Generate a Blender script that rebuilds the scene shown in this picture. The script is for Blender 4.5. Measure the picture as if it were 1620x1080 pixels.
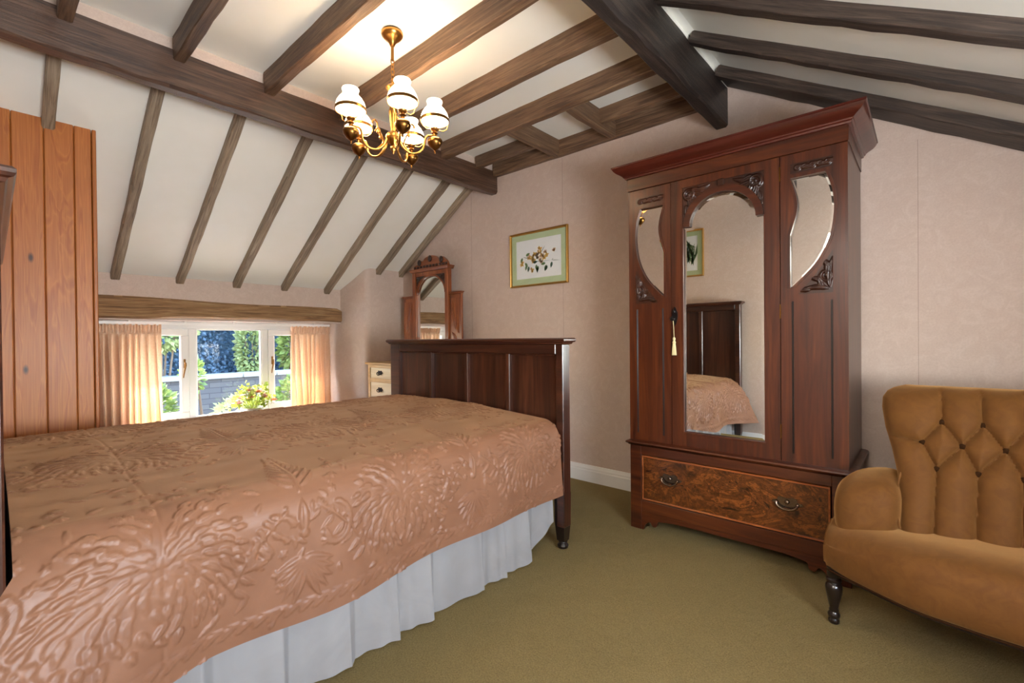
import bpy, math, random
import numpy as np
from mathutils import Vector, Matrix
from mathutils.geometry import tessellate_polygon

for o in list(bpy.data.objects):
    bpy.data.objects.remove(o, do_unlink=True)
scene = bpy.context.scene
COL = scene.collection
random.seed(7)
rng = np.random.default_rng(11)

# ------------------------------------------------------------------ camera
YAW, PITCH, ROLL = math.radians(41.702), math.radians(-0.35), math.radians(-0.5255)
fw = Vector((-math.sin(YAW)*math.cos(PITCH), math.cos(YAW)*math.cos(PITCH), math.sin(PITCH)))
rt = Vector((math.cos(YAW), math.sin(YAW), 0))
up = rt.cross(fw)
r2 = rt*math.cos(ROLL)+up*math.sin(ROLL)
u2 = -rt*math.sin(ROLL)+up*math.cos(ROLL)
cam_d = bpy.data.cameras.new('camera')
cam_d.sensor_width = 36.0
cam_d.lens = 735.35/1620*36
cam_d.clip_start = 0.02
cam = bpy.data.objects.new('camera', cam_d)
COL.objects.link(cam)
mw = Matrix.Identity(4)
for i in range(3):
    mw[i][0], mw[i][1], mw[i][2] = r2[i], u2[i], -fw[i]
mw[0][3], mw[1][3], mw[2][3] = 0, 0, 1.12
cam.matrix_world = mw
scene.camera = cam

# ------------------------------------------------------------------ world, sun, added fill lights, exposure
world = bpy.data.worlds.new('World'); scene.world = world
world.use_nodes = True
wn = world.node_tree
bg = wn.nodes['Background']
sky = wn.nodes.new('ShaderNodeTexSky')
sky.sky_type = 'NISHITA'
sky.sun_disc = False
sky.sun_elevation = math.radians(48)
sky.sun_rotation = math.radians(250)
wn.links.new(sky.outputs[0], bg.inputs[0])
bg.inputs[1].default_value = 1.6

def light(name, kind, loc, direction, power, color, **kw):
    d = bpy.data.lights.new(name, kind); d.energy = power; d.color = color
    for k, v in kw.items(): setattr(d, k, v)
    o = bpy.data.objects.new(name, d); COL.objects.link(o); o.location = loc
    if direction is not None:
        o.rotation_euler = Vector(direction).to_track_quat('-Z', 'Y').to_euler()
    return o
light('sun', 'SUN', (-12, 0, 10), (0.62, 0.22, -0.78), 8.0, (1.0, 0.93, 0.82), angle=math.radians(0.6))
portal = light('window_portal', 'AREA', (-5.27, 1.515, .84), (1, 0, 0), 1, (1, 1, 1), shape='RECTANGLE', size=1.9, size_y=.95)
portal.data.cycles.is_portal = True
# added fill lights out of view: side window on the right, landing behind
light('added_side_fill', 'AREA', (1.10, 0.62, 1.05), (-1, 0.02, 0.95), 46, (0.93, 0.97, 1.0), shape='RECTANGLE', size=1.1, size_y=0.62)
light('added_landing_fill', 'AREA', (-0.35, -0.95, 2.22), (-0.35, 1.0, -0.75), 16, (1.0, 0.93, 0.84), shape='DISK', size=0.8)

vs = scene.view_settings
vs.view_transform = 'Standard'; vs.look = 'None'; vs.gamma = 1.0; vs.use_curve_mapping = False
vs.exposure = 1.6

# ------------------------------------------------------------------ mesh helpers
class MB:
    def __init__(s): s.v = []; s.f = []
    def add(s, vs_, fs):
        b = len(s.v); s.v += [tuple(map(float, p)) for p in vs_]
        s.f += [tuple(b+i for i in f) for f in fs]; return s
    def box(s, x0, x1, y0, y1, z0, z1, c=0.0):
        if x0 > x1: x0, x1 = x1, x0
        if y0 > y1: y0, y1 = y1, y0
        if z0 > z1: z0, z1 = z1, z0
        c = min(c, (x1-x0)*.45, (y1-y0)*.45, (z1-z0)*.45)
        if c <= 0:
            vs_ = [(x, y, z) for x in (x0, x1) for y in (y0, y1) for z in (z0, z1)]
            return s.add(vs_, [(0,1,3,2),(4,6,7,5),(0,4,5,1),(2,3,7,6),(0,2,6,4),(1,5,7,3)])
        X, Y, Z = (x0, x1), (y0, y1), (z0, z1); vs_ = []; idx = {}
        for i in (0,1):
            for j in (0,1):
                for k in (0,1):
                    sx, sy, sz = (1,-1)[i], (1,-1)[j], (1,-1)[k]
                    p = (X[i], Y[j], Z[k])
                    idx[i,j,k] = len(vs_)
                    vs_ += [(p[0], p[1]+c*sy, p[2]+c*sz), (p[0]+c*sx, p[1], p[2]+c*sz), (p[0]+c*sx, p[1]+c*sy, p[2])]
        q = lambda i,j,k,a: idx[i,j,k]+a
        fs = []
        for i in (0,1):
            l = [q(i,0,0,0), q(i,1,0,0), q(i,1,1,0), q(i,0,1,0)]; fs.append(l if i else l[::-1])
            l = [q(0,i,0,1), q(0,i,1,1), q(1,i,1,1), q(1,i,0,1)]; fs.append(l if i else l[::-1])
            l = [q(0,0,i,2), q(1,0,i,2), q(1,1,i,2), q(0,1,i,2)]; fs.append(l if i else l[::-1])
        for a in (0,1):
            for b in (0,1):
                l = [q(0,a,b,1), q(1,a,b,1), q(1,a,b,2), q(0,a,b,2)]; fs.append(l if (a ^ b) else l[::-1])
                l = [q(a,0,b,0), q(a,0,b,2), q(a,1,b,2), q(a,1,b,0)]; fs.append(l if not (a ^ b) else l[::-1])
                l = [q(a,b,0,0), q(a,b,1,0), q(a,b,1,1), q(a,b,0,1)]; fs.append(l if (a ^ b) else l[::-1])
                for k in (0,1):
                    l = [q(a,b,k,0), q(a,b,k,1), q(a,b,k,2)]; fs.append(l if (a+b+k) % 2 else l[::-1])
        return s.add(vs_, fs)
    def loft(s, rings, closed=True, caps=True):
        n = len(rings[0]); vs_ = [p for r in rings for p in r]; fs = []
        m = n if closed else n-1
        for i in range(len(rings)-1):
            for j in range(m):
                a = i*n+j; b = i*n+(j+1) % n
                fs.append((a, b, b+n, a+n))
        if caps and closed:
            fs.append(tuple(range(n))[::-1]); fs.append(tuple((len(rings)-1)*n+j for j in range(n)))
        return s.add(vs_, fs)
    def lathe(s, prof, c=(0,0,0), n=20, axis=2):
        rings = []
        for r, h in prof:
            ring = []
            for k in range(n):
                a = 2*math.pi*k/n
                p = [max(r, 1e-4)*math.cos(a), max(r, 1e-4)*math.sin(a), h]
                if axis == 1: p = [p[0], p[2], -p[1]]
                if axis == 0: p = [p[2], p[0], p[1]]
                ring.append((c[0]+p[0], c[1]+p[1], c[2]+p[2]))
            rings.append(ring)
        return s.loft(rings)
    def tube(s, pts, r, n=8):
        pts = [Vector(p) for p in pts]; rings = []; prev = None
        for i, p in enumerate(pts):
            t = (pts[min(i+1, len(pts)-1)]-pts[max(i-1, 0)]).normalized()
            if prev is None:
                a = Vector((0,0,1)) if abs(t.z) < .9 else Vector((1,0,0))
                nn = t.cross(a).normalized()
            else:
                nn = (prev-t*prev.dot(t)).normalized()
            prev = nn; bb = t.cross(nn)
            rr = r[i] if isinstance(r, (list, tuple)) else r
            rings.append([tuple(p+(nn*math.cos(2*math.pi*k/n)+bb*math.sin(2*math.pi*k/n))*rr) for k in range(n)])
        return s.loft(rings)
    def sphere(s, c, r, n=12, m=8):
        r = r if isinstance(r, (list, tuple)) else (r, r, r)
        rings = []
        for i in range(m+1):
            a = -math.pi/2+math.pi*i/m; cr = max(math.cos(a), 1e-3)
            rings.append([(c[0]+r[0]*cr*math.cos(2*math.pi*k/n), c[1]+r[1]*cr*math.sin(2*math.pi*k/n), c[2]+r[2]*math.sin(a)) for k in range(n)])
        return s.loft(rings)
    def plate(s, outer, holes, y0, y1):
        """x/z outline with holes, from front y0 back to y1"""
        polys = [outer]+list(holes)
        flat = [p for pl in polys for p in pl]
        tri = tessellate_polygon([[Vector((p[0], p[1], 0)) for p in pl] for pl in polys])
        n = len(flat)
        vs_ = [(p[0], y0, p[1]) for p in flat]+[(p[0], y1, p[1]) for p in flat]
        fs = []
        for t in tri:
            a, b, c = (Vector(flat[i]) for i in t)
            ccw = (b-a).cross(c-a) > 0 if len(a) == 2 else True
            t = tuple(t) if ccw else tuple(t)[::-1]
            fs.append(t); fs.append(tuple(i+n for i in t[::-1]))
        off = 0
        for k, pl in enumerate(polys):
            m = len(pl)
            area = sum(pl[i][0]*pl[(i+1) % m][1]-pl[(i+1) % m][0]*pl[i][1] for i in range(m))
            flip = (area > 0) == (k == 0)
            for i in range(m):
                a, b = off+i, off+(i+1) % m
                q = (a, a+n, b+n, b)
                fs.append(q if flip else q[::-1])
            off += m
        return s.add(vs_, fs)
    def grid(s, P):
        """P: array [n][m] of points"""
        n, m = len(P), len(P[0])
        return s.add([p for row in P for p in row], [(i*m+j, i*m+j+1, (i+1)*m+j+1, (i+1)*m+j) for i in range(n-1) for j in range(m-1)])

ORG = {}
def mesh_from(name, verts, faces, mat, smooth=None, grain=None):
    me = bpy.data.meshes.new(name)
    me.from_pydata(verts, [], faces)
    if mat: me.materials.append(mat)
    if smooth:
        me.polygons.foreach_set('use_smooth', [True]*len(me.polygons))
        if smooth < 179: me.set_sharp_from_angle(angle=math.radians(smooth))
    # UV: u runs along the grain axis, v across it (metres)
    uv = me.uv_layers.new(name='UVMap')
    n = len(me.loops)
    co = np.empty(len(me.vertices)*3); me.vertices.foreach_get('co', co); co = co.reshape(-1, 3)
    vi = np.empty(n, dtype=np.int32); me.loops.foreach_get('vertex_index', vi)
    pn = np.empty(len(me.polygons)*3); me.polygons.foreach_get('normal', pn); pn = np.abs(pn.reshape(-1, 3))
    lt = np.empty(len(me.polygons), dtype=np.int32); me.polygons.foreach_get('loop_total', lt)
    if grain is None:
        ext = co.max(0)-co.min(0) if len(co) else np.zeros(3); grain = int(np.argmax(ext))
    o1, o2 = [a for a in (0,1,2) if a != grain]
    use2 = np.repeat(pn[:, o1] > pn[:, o2], lt)
    L = co[vi]
    U = L[:, grain]; V = np.where(use2, L[:, o2]+3.7, L[:, o1])
    uv.data.foreach_set('uv', np.column_stack([U, V]).ravel())
    return me

def tag(o, label=None, cat=None, group=None, kind=None):
    if label: o['label'] = label
    if cat: o['category'] = cat
    if group: o['group'] = group
    if kind: o['kind'] = kind
    return o

def obj(name, mb, mat, parent=None, smooth=None, grain=None, recalc=False, **tags):
    V = np.array(mb.v if isinstance(mb, MB) else mb[0], dtype=float)
    F = mb.f if isinstance(mb, MB) else mb[1]
    if parent is not None: org = ORG[parent.name]
    else:
        mn, mx = V.min(0), V.max(0); org = np.array([(mn[0]+mx[0])/2, (mn[1]+mx[1])/2, mn[2]])
    me = mesh_from(name, (V-org).tolist(), F, mat, smooth, grain)
    if recalc:
        import bmesh
        bm = bmesh.new(); bm.from_mesh(me); bmesh.ops.recalc_face_normals(bm, faces=bm.faces); bm.to_mesh(me); bm.free()
    o = bpy.data.objects.new(name, me); COL.objects.link(o)
    if parent is not None: o.parent = parent
    else: o.location = org
    ORG[o.name] = org
    tag(o, **tags); return o

def thing(name, label, cat, loc, group=None, kind=None):
    o = bpy.data.objects.new(name, None); COL.objects.link(o); o.location = loc
    o.empty_display_size = .1
    ORG[o.name] = np.array(loc, dtype=float)
    return tag(o, label, cat, group, kind)

def placed(name, me, parent, loc, rot=(0,0,0)):
    """an object sharing mesh data, at a world place, under a parent"""
    o = bpy.data.objects.new(name, me); COL.objects.link(o); o.parent = parent
    o.location = Vector(loc)-Vector(ORG[parent.name]); o.rotation_euler = rot
    ORG[o.name] = np.array(loc); return o

# ------------------------------------------------------------------ materials
def lin(c):
    return tuple(((x/255)/12.92 if x/255 <= .04045 else ((x/255+.055)/1.055)**2.4) for x in c)+(1.0,)
def new_mat(name):
    m = bpy.data.materials.new(name); m.use_nodes = True
    return m, m.node_tree, m.node_tree.nodes['Principled BSDF']
def N(t, typ, **kw):
    n = t.nodes.new(typ)
    for k, v in kw.items():
        if k.startswith('i_'):
            n.inputs[int(k[2:]) if k[2:].isdigit() else k[2:].replace('_', ' ')].default_value = v
        else: setattr(n, k, v)
    return n
def ramp(t, src, stops):
    n = t.nodes.new('ShaderNodeValToRGB'); e = n.color_ramp.elements
    e[0].position, e[0].color = stops[0][0], stops[0][1]
    e[1].position, e[1].color = stops[-1][0], stops[-1][1]
    for p, c in stops[1:-1]:
        x = e.new(p); x.color = c
    t.links.new(src, n.inputs[0]); return n
def mixc(t, fac, a, b, mode='MIX'):
    n = t.nodes.new('ShaderNodeMix'); n.data_type = 'RGBA'; n.blend_type = mode
    for i, x in ((0, fac), (6, a), (7, b)):
        if hasattr(x, 'links'): t.links.new(x, n.inputs[i])
        else: n.inputs[i].default_value = x
    return n.outputs[2]
def bump(t, p, h, strength=.3, dist=.005):
    b = N(t, 'ShaderNodeBump'); b.inputs['Strength'].default_value = strength; b.inputs['Distance'].default_value = dist
    t.links.new(h, b.inputs['Height']); t.links.new(b.outputs[0], p.inputs['Normal']); return b
def plain(name, c, rough=.5, metal=0.0, spec=.5, **kw):
    m, t, p = new_mat(name)
    p.inputs['Base Color'].default_value = lin(c); p.inputs['Roughness'].default_value = rough
    p.inputs['Metallic'].default_value = metal; p.inputs['Specular IOR Level'].default_value = spec
    for k, v in kw.items(): p.inputs[k.replace('_', ' ')].default_value = v
    return m
def uvco(t, scale, rnd=True):
    tc = N(t, 'ShaderNodeTexCoord'); src = tc.outputs['UV']
    if rnd:
        oi = N(t, 'ShaderNodeObjectInfo'); mu = N(t, 'ShaderNodeVectorMath', operation='SCALE')
        cb = N(t, 'ShaderNodeCombineXYZ'); 
        for i in range(3): t.links.new(oi.outputs['Random'], cb.inputs[i])
        t.links.new(cb.outputs[0], mu.inputs[0]); mu.inputs['Scale'].default_value = 41.0
        ad = N(t, 'ShaderNodeVectorMath', operation='ADD'); t.links.new(src, ad.inputs[0]); t.links.new(mu.outputs[0], ad.inputs[1]); src = ad.outputs[0]
    mp = N(t, 'ShaderNodeVectorMath', operation='MULTIPLY'); t.links.new(src, mp.inputs[0]); mp.inputs[1].default_value = scale
    return mp.outputs[0]
def noise(t, co, scale=1, detail=4, rough=.6, dist=0.0):
    n = N(t, 'ShaderNodeTexNoise'); t.links.new(co, n.inputs['Vector'])
    n.inputs['Scale'].default_value = scale; n.inputs['Detail'].default_value = detail
    n.inputs['Roughness'].default_value = rough; n.inputs['Distortion'].default_value = dist
    return n.outputs[0]
def wood(name, dark, mid, light_, along=1.2, across=14, rough=.4, coat=0.0, bstr=.15, streak=.45, dist=1.2, var=.25):
    m, t, p = new_mat(name)
    co = uvco(t, (along, across, 1))
    n1 = noise(t, co, 1, 5, .62, dist)
    co2 = uvco(t, (along*3, across*9, 1))
    n2 = noise(t, co2, 1, 3, .6)
    c = ramp(t, n1, [(.28, lin(dark)), (.5, lin(mid)), (.74, lin(light_))]).outputs[0]
    s = ramp(t, n2, [(.3, (1-streak,)*3+(1,)), (.65, (1, 1, 1, 1))]).outputs[0]
    c = mixc(t, 1.0, c, s, 'MULTIPLY')
    oi = N(t, 'ShaderNodeObjectInfo')
    vr = ramp(t, oi.outputs['Random'], [(0, (1-var,)*3+(1,)), (1, (1, 1, 1, 1))]).outputs[0]
    c = mixc(t, 1.0, c, vr, 'MULTIPLY')
    t.links.new(c, p.inputs['Base Color'])
    p.inputs['Roughness'].default_value = rough
    p.inputs['Coat Weight'].default_value = coat; p.inputs['Coat Roughness'].default_value = .18
    bump(t, p, n2, bstr, .004)
    return m
def objco(t):
    return N(t, 'ShaderNodeTexCoord').outputs['Object']

M = {}
M['purlin'] = wood('purlin_wood', (46, 29, 20), (88, 60, 44), (124, 92, 70), 2.2, 34, .4, .4, .5, .4)
M['purlin_black'] = wood('purlin_dark_wood', (22, 18, 17), (48, 38, 34), (84, 66, 56), 2.2, 34, .5, .15, .6, .45)
M['rafter'] = wood('rafter_wood', (112, 92, 74), (166, 145, 121), (198, 179, 154), 2.4, 42, .6, .05, .7, .45)
M['rafter_brown'] = wood('rafter_brown_wood', (78, 54, 38), (126, 94, 68), (160, 128, 98), 2.4, 42, .55, .08, .7, .45)
M['rafter_black'] = wood('rafter_dark_wood', (34, 27, 24), (70, 56, 48), (108, 90, 78), 2.4, 42, .55, .1, .7, .45)
M['lintel'] = wood('lintel_oak', (104, 74, 48), (172, 130, 88), (212, 178, 132), 1.6, 34, .75, 0, 1.0, .5, 2.0, 0)
M['mahogany'] = wood('mahogany', (42, 15, 6), (76, 32, 12), (102, 50, 20), .9, 12, .34, .18, .05, .25, 1.6, .1)
M['mahogany_top'] = wood('mahogany_cornice', (46, 13, 8), (74, 24, 13), (94, 37, 21), .9, 9, .3, .35, .05, .2, 1.0, 0)
M['walnut'] = wood('satin_walnut', (92, 42, 16), (146, 76, 34), (178, 104, 54), .9, 10, .3, .3, .05, .25, 1.5, .1)
M['carved'] = wood('carved_walnut', (32, 13, 7), (58, 27, 15), (82, 43, 25), 1.2, 10, .35, .3, .05, .2)
M['darkoak'] = wood('bed_mahogany', (30, 14, 9), (62, 31, 20), (96, 54, 36), .9, 14, .3, .25, .08, .3, 1.2, .1)
M['palepine'] = wood('pale_pine', (186, 142, 84), (214, 174, 116), (232, 200, 150), .9, 9, .45, .2, .05, .15, 1.0, .08)
M['glaredrawer'] = wood('glare_pale_drawer', (206, 184, 140), (226, 208, 168), (238, 224, 192), .9, 9, .4, .2, .04, .1, 1.0, .05)  # window glare on the drawer fronts is put into this pale colour
M['black_lacquer'] = plain('ebonised_wood', (24, 15, 12), .28, Coat_Weight=.4)

def mk_pine():
    m, t, p = new_mat('varnished_pine')
    co = uvco(t, (.55, 7, 1)); n1 = noise(t, co, 1, 3, .5, 2.2)
    w = N(t, 'ShaderNodeMath', operation='MULTIPLY'); t.links.new(n1, w.inputs[0]); w.inputs[1].default_value = 26
    sn = N(t, 'ShaderNodeMath', operation='SINE'); t.links.new(w.outputs[0], sn.inputs[0])
    c = ramp(t, sn.outputs[0], [(.0, lin((174, 100, 38))), (.55, lin((188, 114, 46))), (1, lin((164, 88, 30)))]).outputs[0]
    f = noise(t, uvco(t, (4, 160, 1)), 1, 2)
    c = mixc(t, .25, c, ramp(t, f, [(.3, lin((150, 76, 28))), (.7, lin((222, 146, 76)))]).outputs[0])
    vo = N(t, 'ShaderNodeTexVoronoi'); t.links.new(uvco(t, (2.6, 6.0, 1)), vo.inputs['Vector']); vo.inputs['Scale'].default_value = 1.0
    k = ramp(t, vo.outputs['Distance'], [(.035, (0, 0, 0, 1)), (.085, (1, 1, 1, 1))]).outputs[0]
    c = mixc(t, k, lin((66, 30, 14)), c)
    oi = N(t, 'ShaderNodeObjectInfo')
    c = mixc(t, 1.0, c, ramp(t, oi.outputs['Random'], [(0, (.90, .86, .82, 1)), (1, (1, 1, 1, 1))]).outputs[0], 'MULTIPLY')
    t.links.new(c, p.inputs['Base Color']); p.inputs['Roughness'].default_value = .5
    p.inputs['Coat Weight'].default_value = .12; p.inputs['Coat Roughness'].default_value = .3
    return m
M['pine'] = mk_pine()

def mk_burr():
    m, t, p = new_mat('burr_walnut')
    co = uvco(t, (5.5, 8, 1), False)
    n0 = noise(t, co, 1.0, 5, .62, 2.6)
    vo = N(t, 'ShaderNodeTexVoronoi', feature='SMOOTH_F1')
    mx = N(t, 'ShaderNodeVectorMath', operation='ADD'); t.links.new(co, mx.inputs[0])
    cb = N(t, 'ShaderNodeCombineXYZ'); t.links.new(n0, cb.inputs[0]); t.links.new(n0, cb.inputs[1])
    t.links.new(cb.outputs[0], mx.inputs[1]); t.links.new(mx.outputs[0], vo.inputs['Vector']); vo.inputs['Scale'].default_value = 1.6
    wv = N(t, 'ShaderNodeMath', operation='MULTIPLY'); t.links.new(n0, wv.inputs[0]); wv.inputs[1].default_value = 34
    sn = N(t, 'ShaderNodeMath', operation='SINE'); t.links.new(wv.outputs[0], sn.inputs[0])
    n4 = noise(t, co, 5.0, 4, .65, 1.5)
    c1 = ramp(t, n0, [(.32, lin((46, 19, 8))), (.41, lin((104, 54, 20))), (.55, lin((128, 72, 28))), (.75, lin((110, 58, 22)))]).outputs[0]
    c2 = ramp(t, sn.outputs[0], [(.0, lin((90, 44, 20))), (.35, (1, 1, 1, 1)), (1, (1, 1, 1, 1))]).outputs[0]
    c = mixc(t, .55, c1, c2, 'MULTIPLY')
    c = mixc(t, .5, c, ramp(t, n4, [(.36, lin((50, 20, 9))), (.56, (1, 1, 1, 1))]).outputs[0], 'MULTIPLY')
    k = ramp(t, vo.outputs['Distance'], [(.04, lin((46, 18, 8))), (.26, (1, 1, 1, 1))]).outputs[0]
    c = mixc(t, .7, c, k, 'MULTIPLY')
    t.links.new(c, p.inputs['Base Color']); p.inputs['Roughness'].default_value = .28
    p.inputs['Coat Weight'].default_value = .4; p.inputs['Coat Roughness'].default_value = .15
    return m
M['burr'] = mk_burr()

def mk_wallpaper():
    m, t, p = new_mat('wallpaper')
    co = objco(t)
    n1 = noise(t, co, 13, 5, .65, 1.4)
    n2 = noise(t, co, 120, 3, .6)
    c = ramp(t, n1, [(.40, lin((203, 181, 167))), (.54, lin((206, 185, 171))), (.62, lin((210, 190, 177))), (.70, lin((206, 185, 171)))]).outputs[0]
    c = mixc(t, .10, c, ramp(t, n2, [(.35, lin((160, 134, 118))), (.65, lin((230, 212, 198)))]).outputs[0])
    t.links.new(c, p.inputs['Base Color']); p.inputs['Roughness'].default_value = .62
    ad = N(t, 'ShaderNodeMath', operation='ADD'); t.links.new(n1, ad.inputs[0]); t.links.new(n2, ad.inputs[1])
    bump(t, p, ad.outputs[0], .08, .003)
    return m
M['wallpaper'] = mk_wallpaper()
M['wallpaper_edge'] = plain('wallpaper_cut_edge', (168, 144, 130), .8)
def mk_plaster(name, c1, c2, sc=3):
    m, t, p = new_mat(name)
    n1 = noise(t, objco(t), sc, 3)
    c = ramp(t, n1, [(.3, lin(c1)), (.7, lin(c2))]).outputs[0]
    t.links.new(c, p.inputs['Base Color']); p.inputs['Roughness'].default_value = .5
    bump(t, p, noise(t, objco(t), 60, 2), .06, .004)
    return m
M['ceiling'] = mk_plaster('cream_ceiling_paint', (240, 238, 228), (244, 242, 234))
M['white'] = plain('white_gloss_paint', (236, 234, 230), .3)
M['landing'] = plain('added_landing_paint', (232, 226, 214), .7)

def mk_carpet():
    m, t, p = new_mat('green_carpet')
    co = objco(t)
    n1 = noise(t, co, 2.6, 5, .6, .8); n2 = noise(t, co, 170, 4, .8); n3 = noise(t, co, 14, 4, .65, 1.0)
    c = ramp(t, n1, [(.3, lin((130, 107, 60))), (.55, lin((144, 119, 70))), (.75, lin((158, 133, 82)))]).outputs[0]
    c = mixc(t, .35, c, ramp(t, n3, [(.35, lin((110, 90, 50))), (.65, lin((156, 131, 82)))]).outputs[0])
    c = mixc(t, .25, c, ramp(t, noise(t, co, 70, 3, .7, .6), [(.35, lin((106, 85, 46))), (.65, lin((168, 142, 90)))]).outputs[0])
    c = mixc(t, .55, c, ramp(t, n2, [(.3, lin((88, 71, 36))), (.7, lin((190, 165, 112)))]).outputs[0])
    t.links.new(c, p.inputs['Base Color']); p.inputs['Roughness'].default_value = .95
    p.inputs['Specular IOR Level'].default_value = .1
    p.inputs['Sheen Weight'].default_value = .35; p.inputs['Sheen Roughness'].default_value = .5; p.inputs['Sheen Tint'].default_value = lin((190, 182, 140))
    ad = N(t, 'ShaderNodeMath', operation='MULTIPLY_ADD'); t.links.new(n3, ad.inputs[0]); ad.inputs[1].default_value = 1.2; t.links.new(n2, ad.inputs[2])
    bump(t, p, ad.outputs[0], .9, .02)
    return m
M['carpet'] = mk_carpet()

def fabric(name, a, b, sc, rough=.7, sheen=.3, tint=(255, 220, 190), bs=.2, fine=300):
    m, t, p = new_mat(name)
    co = objco(t)
    n1 = noise(t, co, sc, 4, .6, 1.0); n2 = noise(t, co, fine, 2)
    c = ramp(t, n1, [(.35, lin(a)), (.65, lin(b))]).outputs[0]
    t.links.new(c, p.inputs['Base Color']); p.inputs['Roughness'].default_value = rough
    p.inputs['Sheen Weight'].default_value = sheen; p.inputs['Sheen Roughness'].default_value = .4; p.inputs['Sheen Tint'].default_value = lin(tint)
    p.inputs['Specular IOR Level'].default_value = .3
    ad = N(t, 'ShaderNodeMath', operation='MULTIPLY_ADD'); t.links.new(n2, ad.inputs[0]); ad.inputs[1].default_value = .4; t.links.new(n1, ad.inputs[2])
    bump(t, p, ad.outputs[0], bs, .004)
    return m
M['coverlet'] = fabric('embossed_satin_coverlet', (122, 83, 61), (132, 92, 69), 5, .44, .32, (255, 200, 145), .12, 500)
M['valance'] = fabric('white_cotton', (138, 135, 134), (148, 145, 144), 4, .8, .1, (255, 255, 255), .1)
M['velvet'] = fabric('gold_velvet', (92, 55, 15), (102, 63, 19), 22, .8, .7, (235, 180, 115), .12, 700)
M['button'] = plain('velvet_button', (46, 25, 8), .95, 0.0, .1)
def mk_curtain():
    m, t, p = new_mat('peach_damask_curtain')
    co = uvco(t, (26, 26, 26), False); n1 = noise(t, objco(t), 26, 4, .6, 2.5)
    c = ramp(t, n1, [(.42, lin((236, 204, 176))), (.5, lin((246, 222, 200))), (.58, lin((238, 208, 182)))]).outputs[0]
    t.links.new(c, p.inputs['Base Color']); p.inputs['Roughness'].default_value = .55
    bump(t, p, n1, .3, .004)
    tr = N(t, 'ShaderNodeBsdfTranslucent'); tr.inputs[0].default_value = lin((250, 200, 150))
    mx = N(t, 'ShaderNodeMixShader'); mx.inputs[0].default_value = .22
    out = t.nodes['Material Output']
    t.links.new(p.outputs[0], mx.inputs[1]); t.links.new(tr.outputs[0], mx.inputs[2]); t.links.new(mx.outputs[0], out.inputs[0])
    return m
M['curtain'] = mk_curtain()
M['mirror'] = plain('mirror_glass', (236, 238, 234), .01, 1.0)
M['brass'] = plain('polished_brass', (176, 128, 66), .28, 1.0)
M['brass_dark'] = plain('antique_brass', (132, 92, 46), .3, 1.0)
M['gilt'] = plain('gilt_frame', (190, 146, 76), .36, .85)
M['bronze'] = plain('bronze_handle', (120, 100, 84), .25, .9)
M['iron'] = plain('dark_metal', (48, 44, 44), .35, .8)
M['tassel'] = plain('cream_tassel', (216, 206, 160), .8)
M['mount'] = plain('sage_mount', (186, 200, 158), .8)
M['mount_edge'] = plain('mount_bevel', (208, 214, 190), .8)
M['paper'] = plain('print_paper', (238, 238, 238), .7)
M['ink_yellow'] = plain('print_yellow', (226, 178, 92), .7)
M['ink_peach'] = plain('print_peach', (228, 188, 150), .7)
M['ink_green'] = plain('print_green', (104, 132, 86), .7)
M['ink_dark'] = plain('print_dark_green', (62, 92, 72), .7)
M['ceramic'] = plain('white_ceramic', (238, 236, 230), .25)
def mk_glass():
    m, t, p = new_mat('window_glass')
    gl = N(t, 'ShaderNodeBsdfGlossy'); gl.inputs['Roughness'].default_value = .02
    tr = N(t, 'ShaderNodeBsdfTransparent'); tr.inputs[0].default_value = (.985, .992, .992, 1)
    fr = N(t, 'ShaderNodeFresnel'); fr.inputs[0].default_value = 1.45
    mx = N(t, 'ShaderNodeMixShader'); gm = N(t, 'ShaderNodeNewGeometry'); sb = N(t, 'ShaderNodeMath', operation='SUBTRACT'); sb.inputs[0].default_value = 1.0; t.links.new(gm.outputs['Backfacing'], sb.inputs[1])
    mu = N(t, 'ShaderNodeMath', operation='MULTIPLY'); t.links.new(fr.outputs[0], mu.inputs[0]); t.links.new(sb.outputs[0], mu.inputs[1]); t.links.new(mu.outputs[0], mx.inputs[0])
    t.links.new(tr.outputs[0], mx.inputs[1]); t.links.new(gl.outputs[0], mx.inputs[2]); t.links.new(mx.outputs[0], t.nodes['Material Output'].inputs[0])
    return m
M['glass'] = mk_glass()
def mk_opal():
    m, t, p = new_mat('opal_glass')
    p.inputs['Base Color'].default_value = lin((250, 246, 238)); p.inputs['Roughness'].default_value = .25
    p.inputs['Emission Color'].default_value = (1, .84, .64, 1); p.inputs['Emission Strength'].default_value = 1.8
    tr = N(t, 'ShaderNodeBsdfTranslucent'); tr.inputs[0].default_value = (1, .96, .9, 1)
    mx = N(t, 'ShaderNodeMixShader'); mx.inputs[0].default_value = .5
    t.links.new(p.outputs[0], mx.inputs[1]); t.links.new(tr.outputs[0], mx.inputs[2]); t.links.new(mx.outputs[0], t.nodes['Material Output'].inputs[0])
    return m
M['opal'] = mk_opal()
m_, t_, p_ = new_mat('lit_bulb'); p_.inputs['Emission Color'].default_value = (1, .78, .48, 1); p_.inputs['Emission Strength'].default_value = 6.0; M['bulb'] = m_
m_, t_, p_ = new_mat('added_lamp_glass'); p_.inputs['Emission Color'].default_value = (1, .93, .84, 1); p_.inputs['Emission Strength'].default_value = 4.0; M['fill_lampglass'] = m_  # glow of the fill lamp added on the landing
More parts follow.
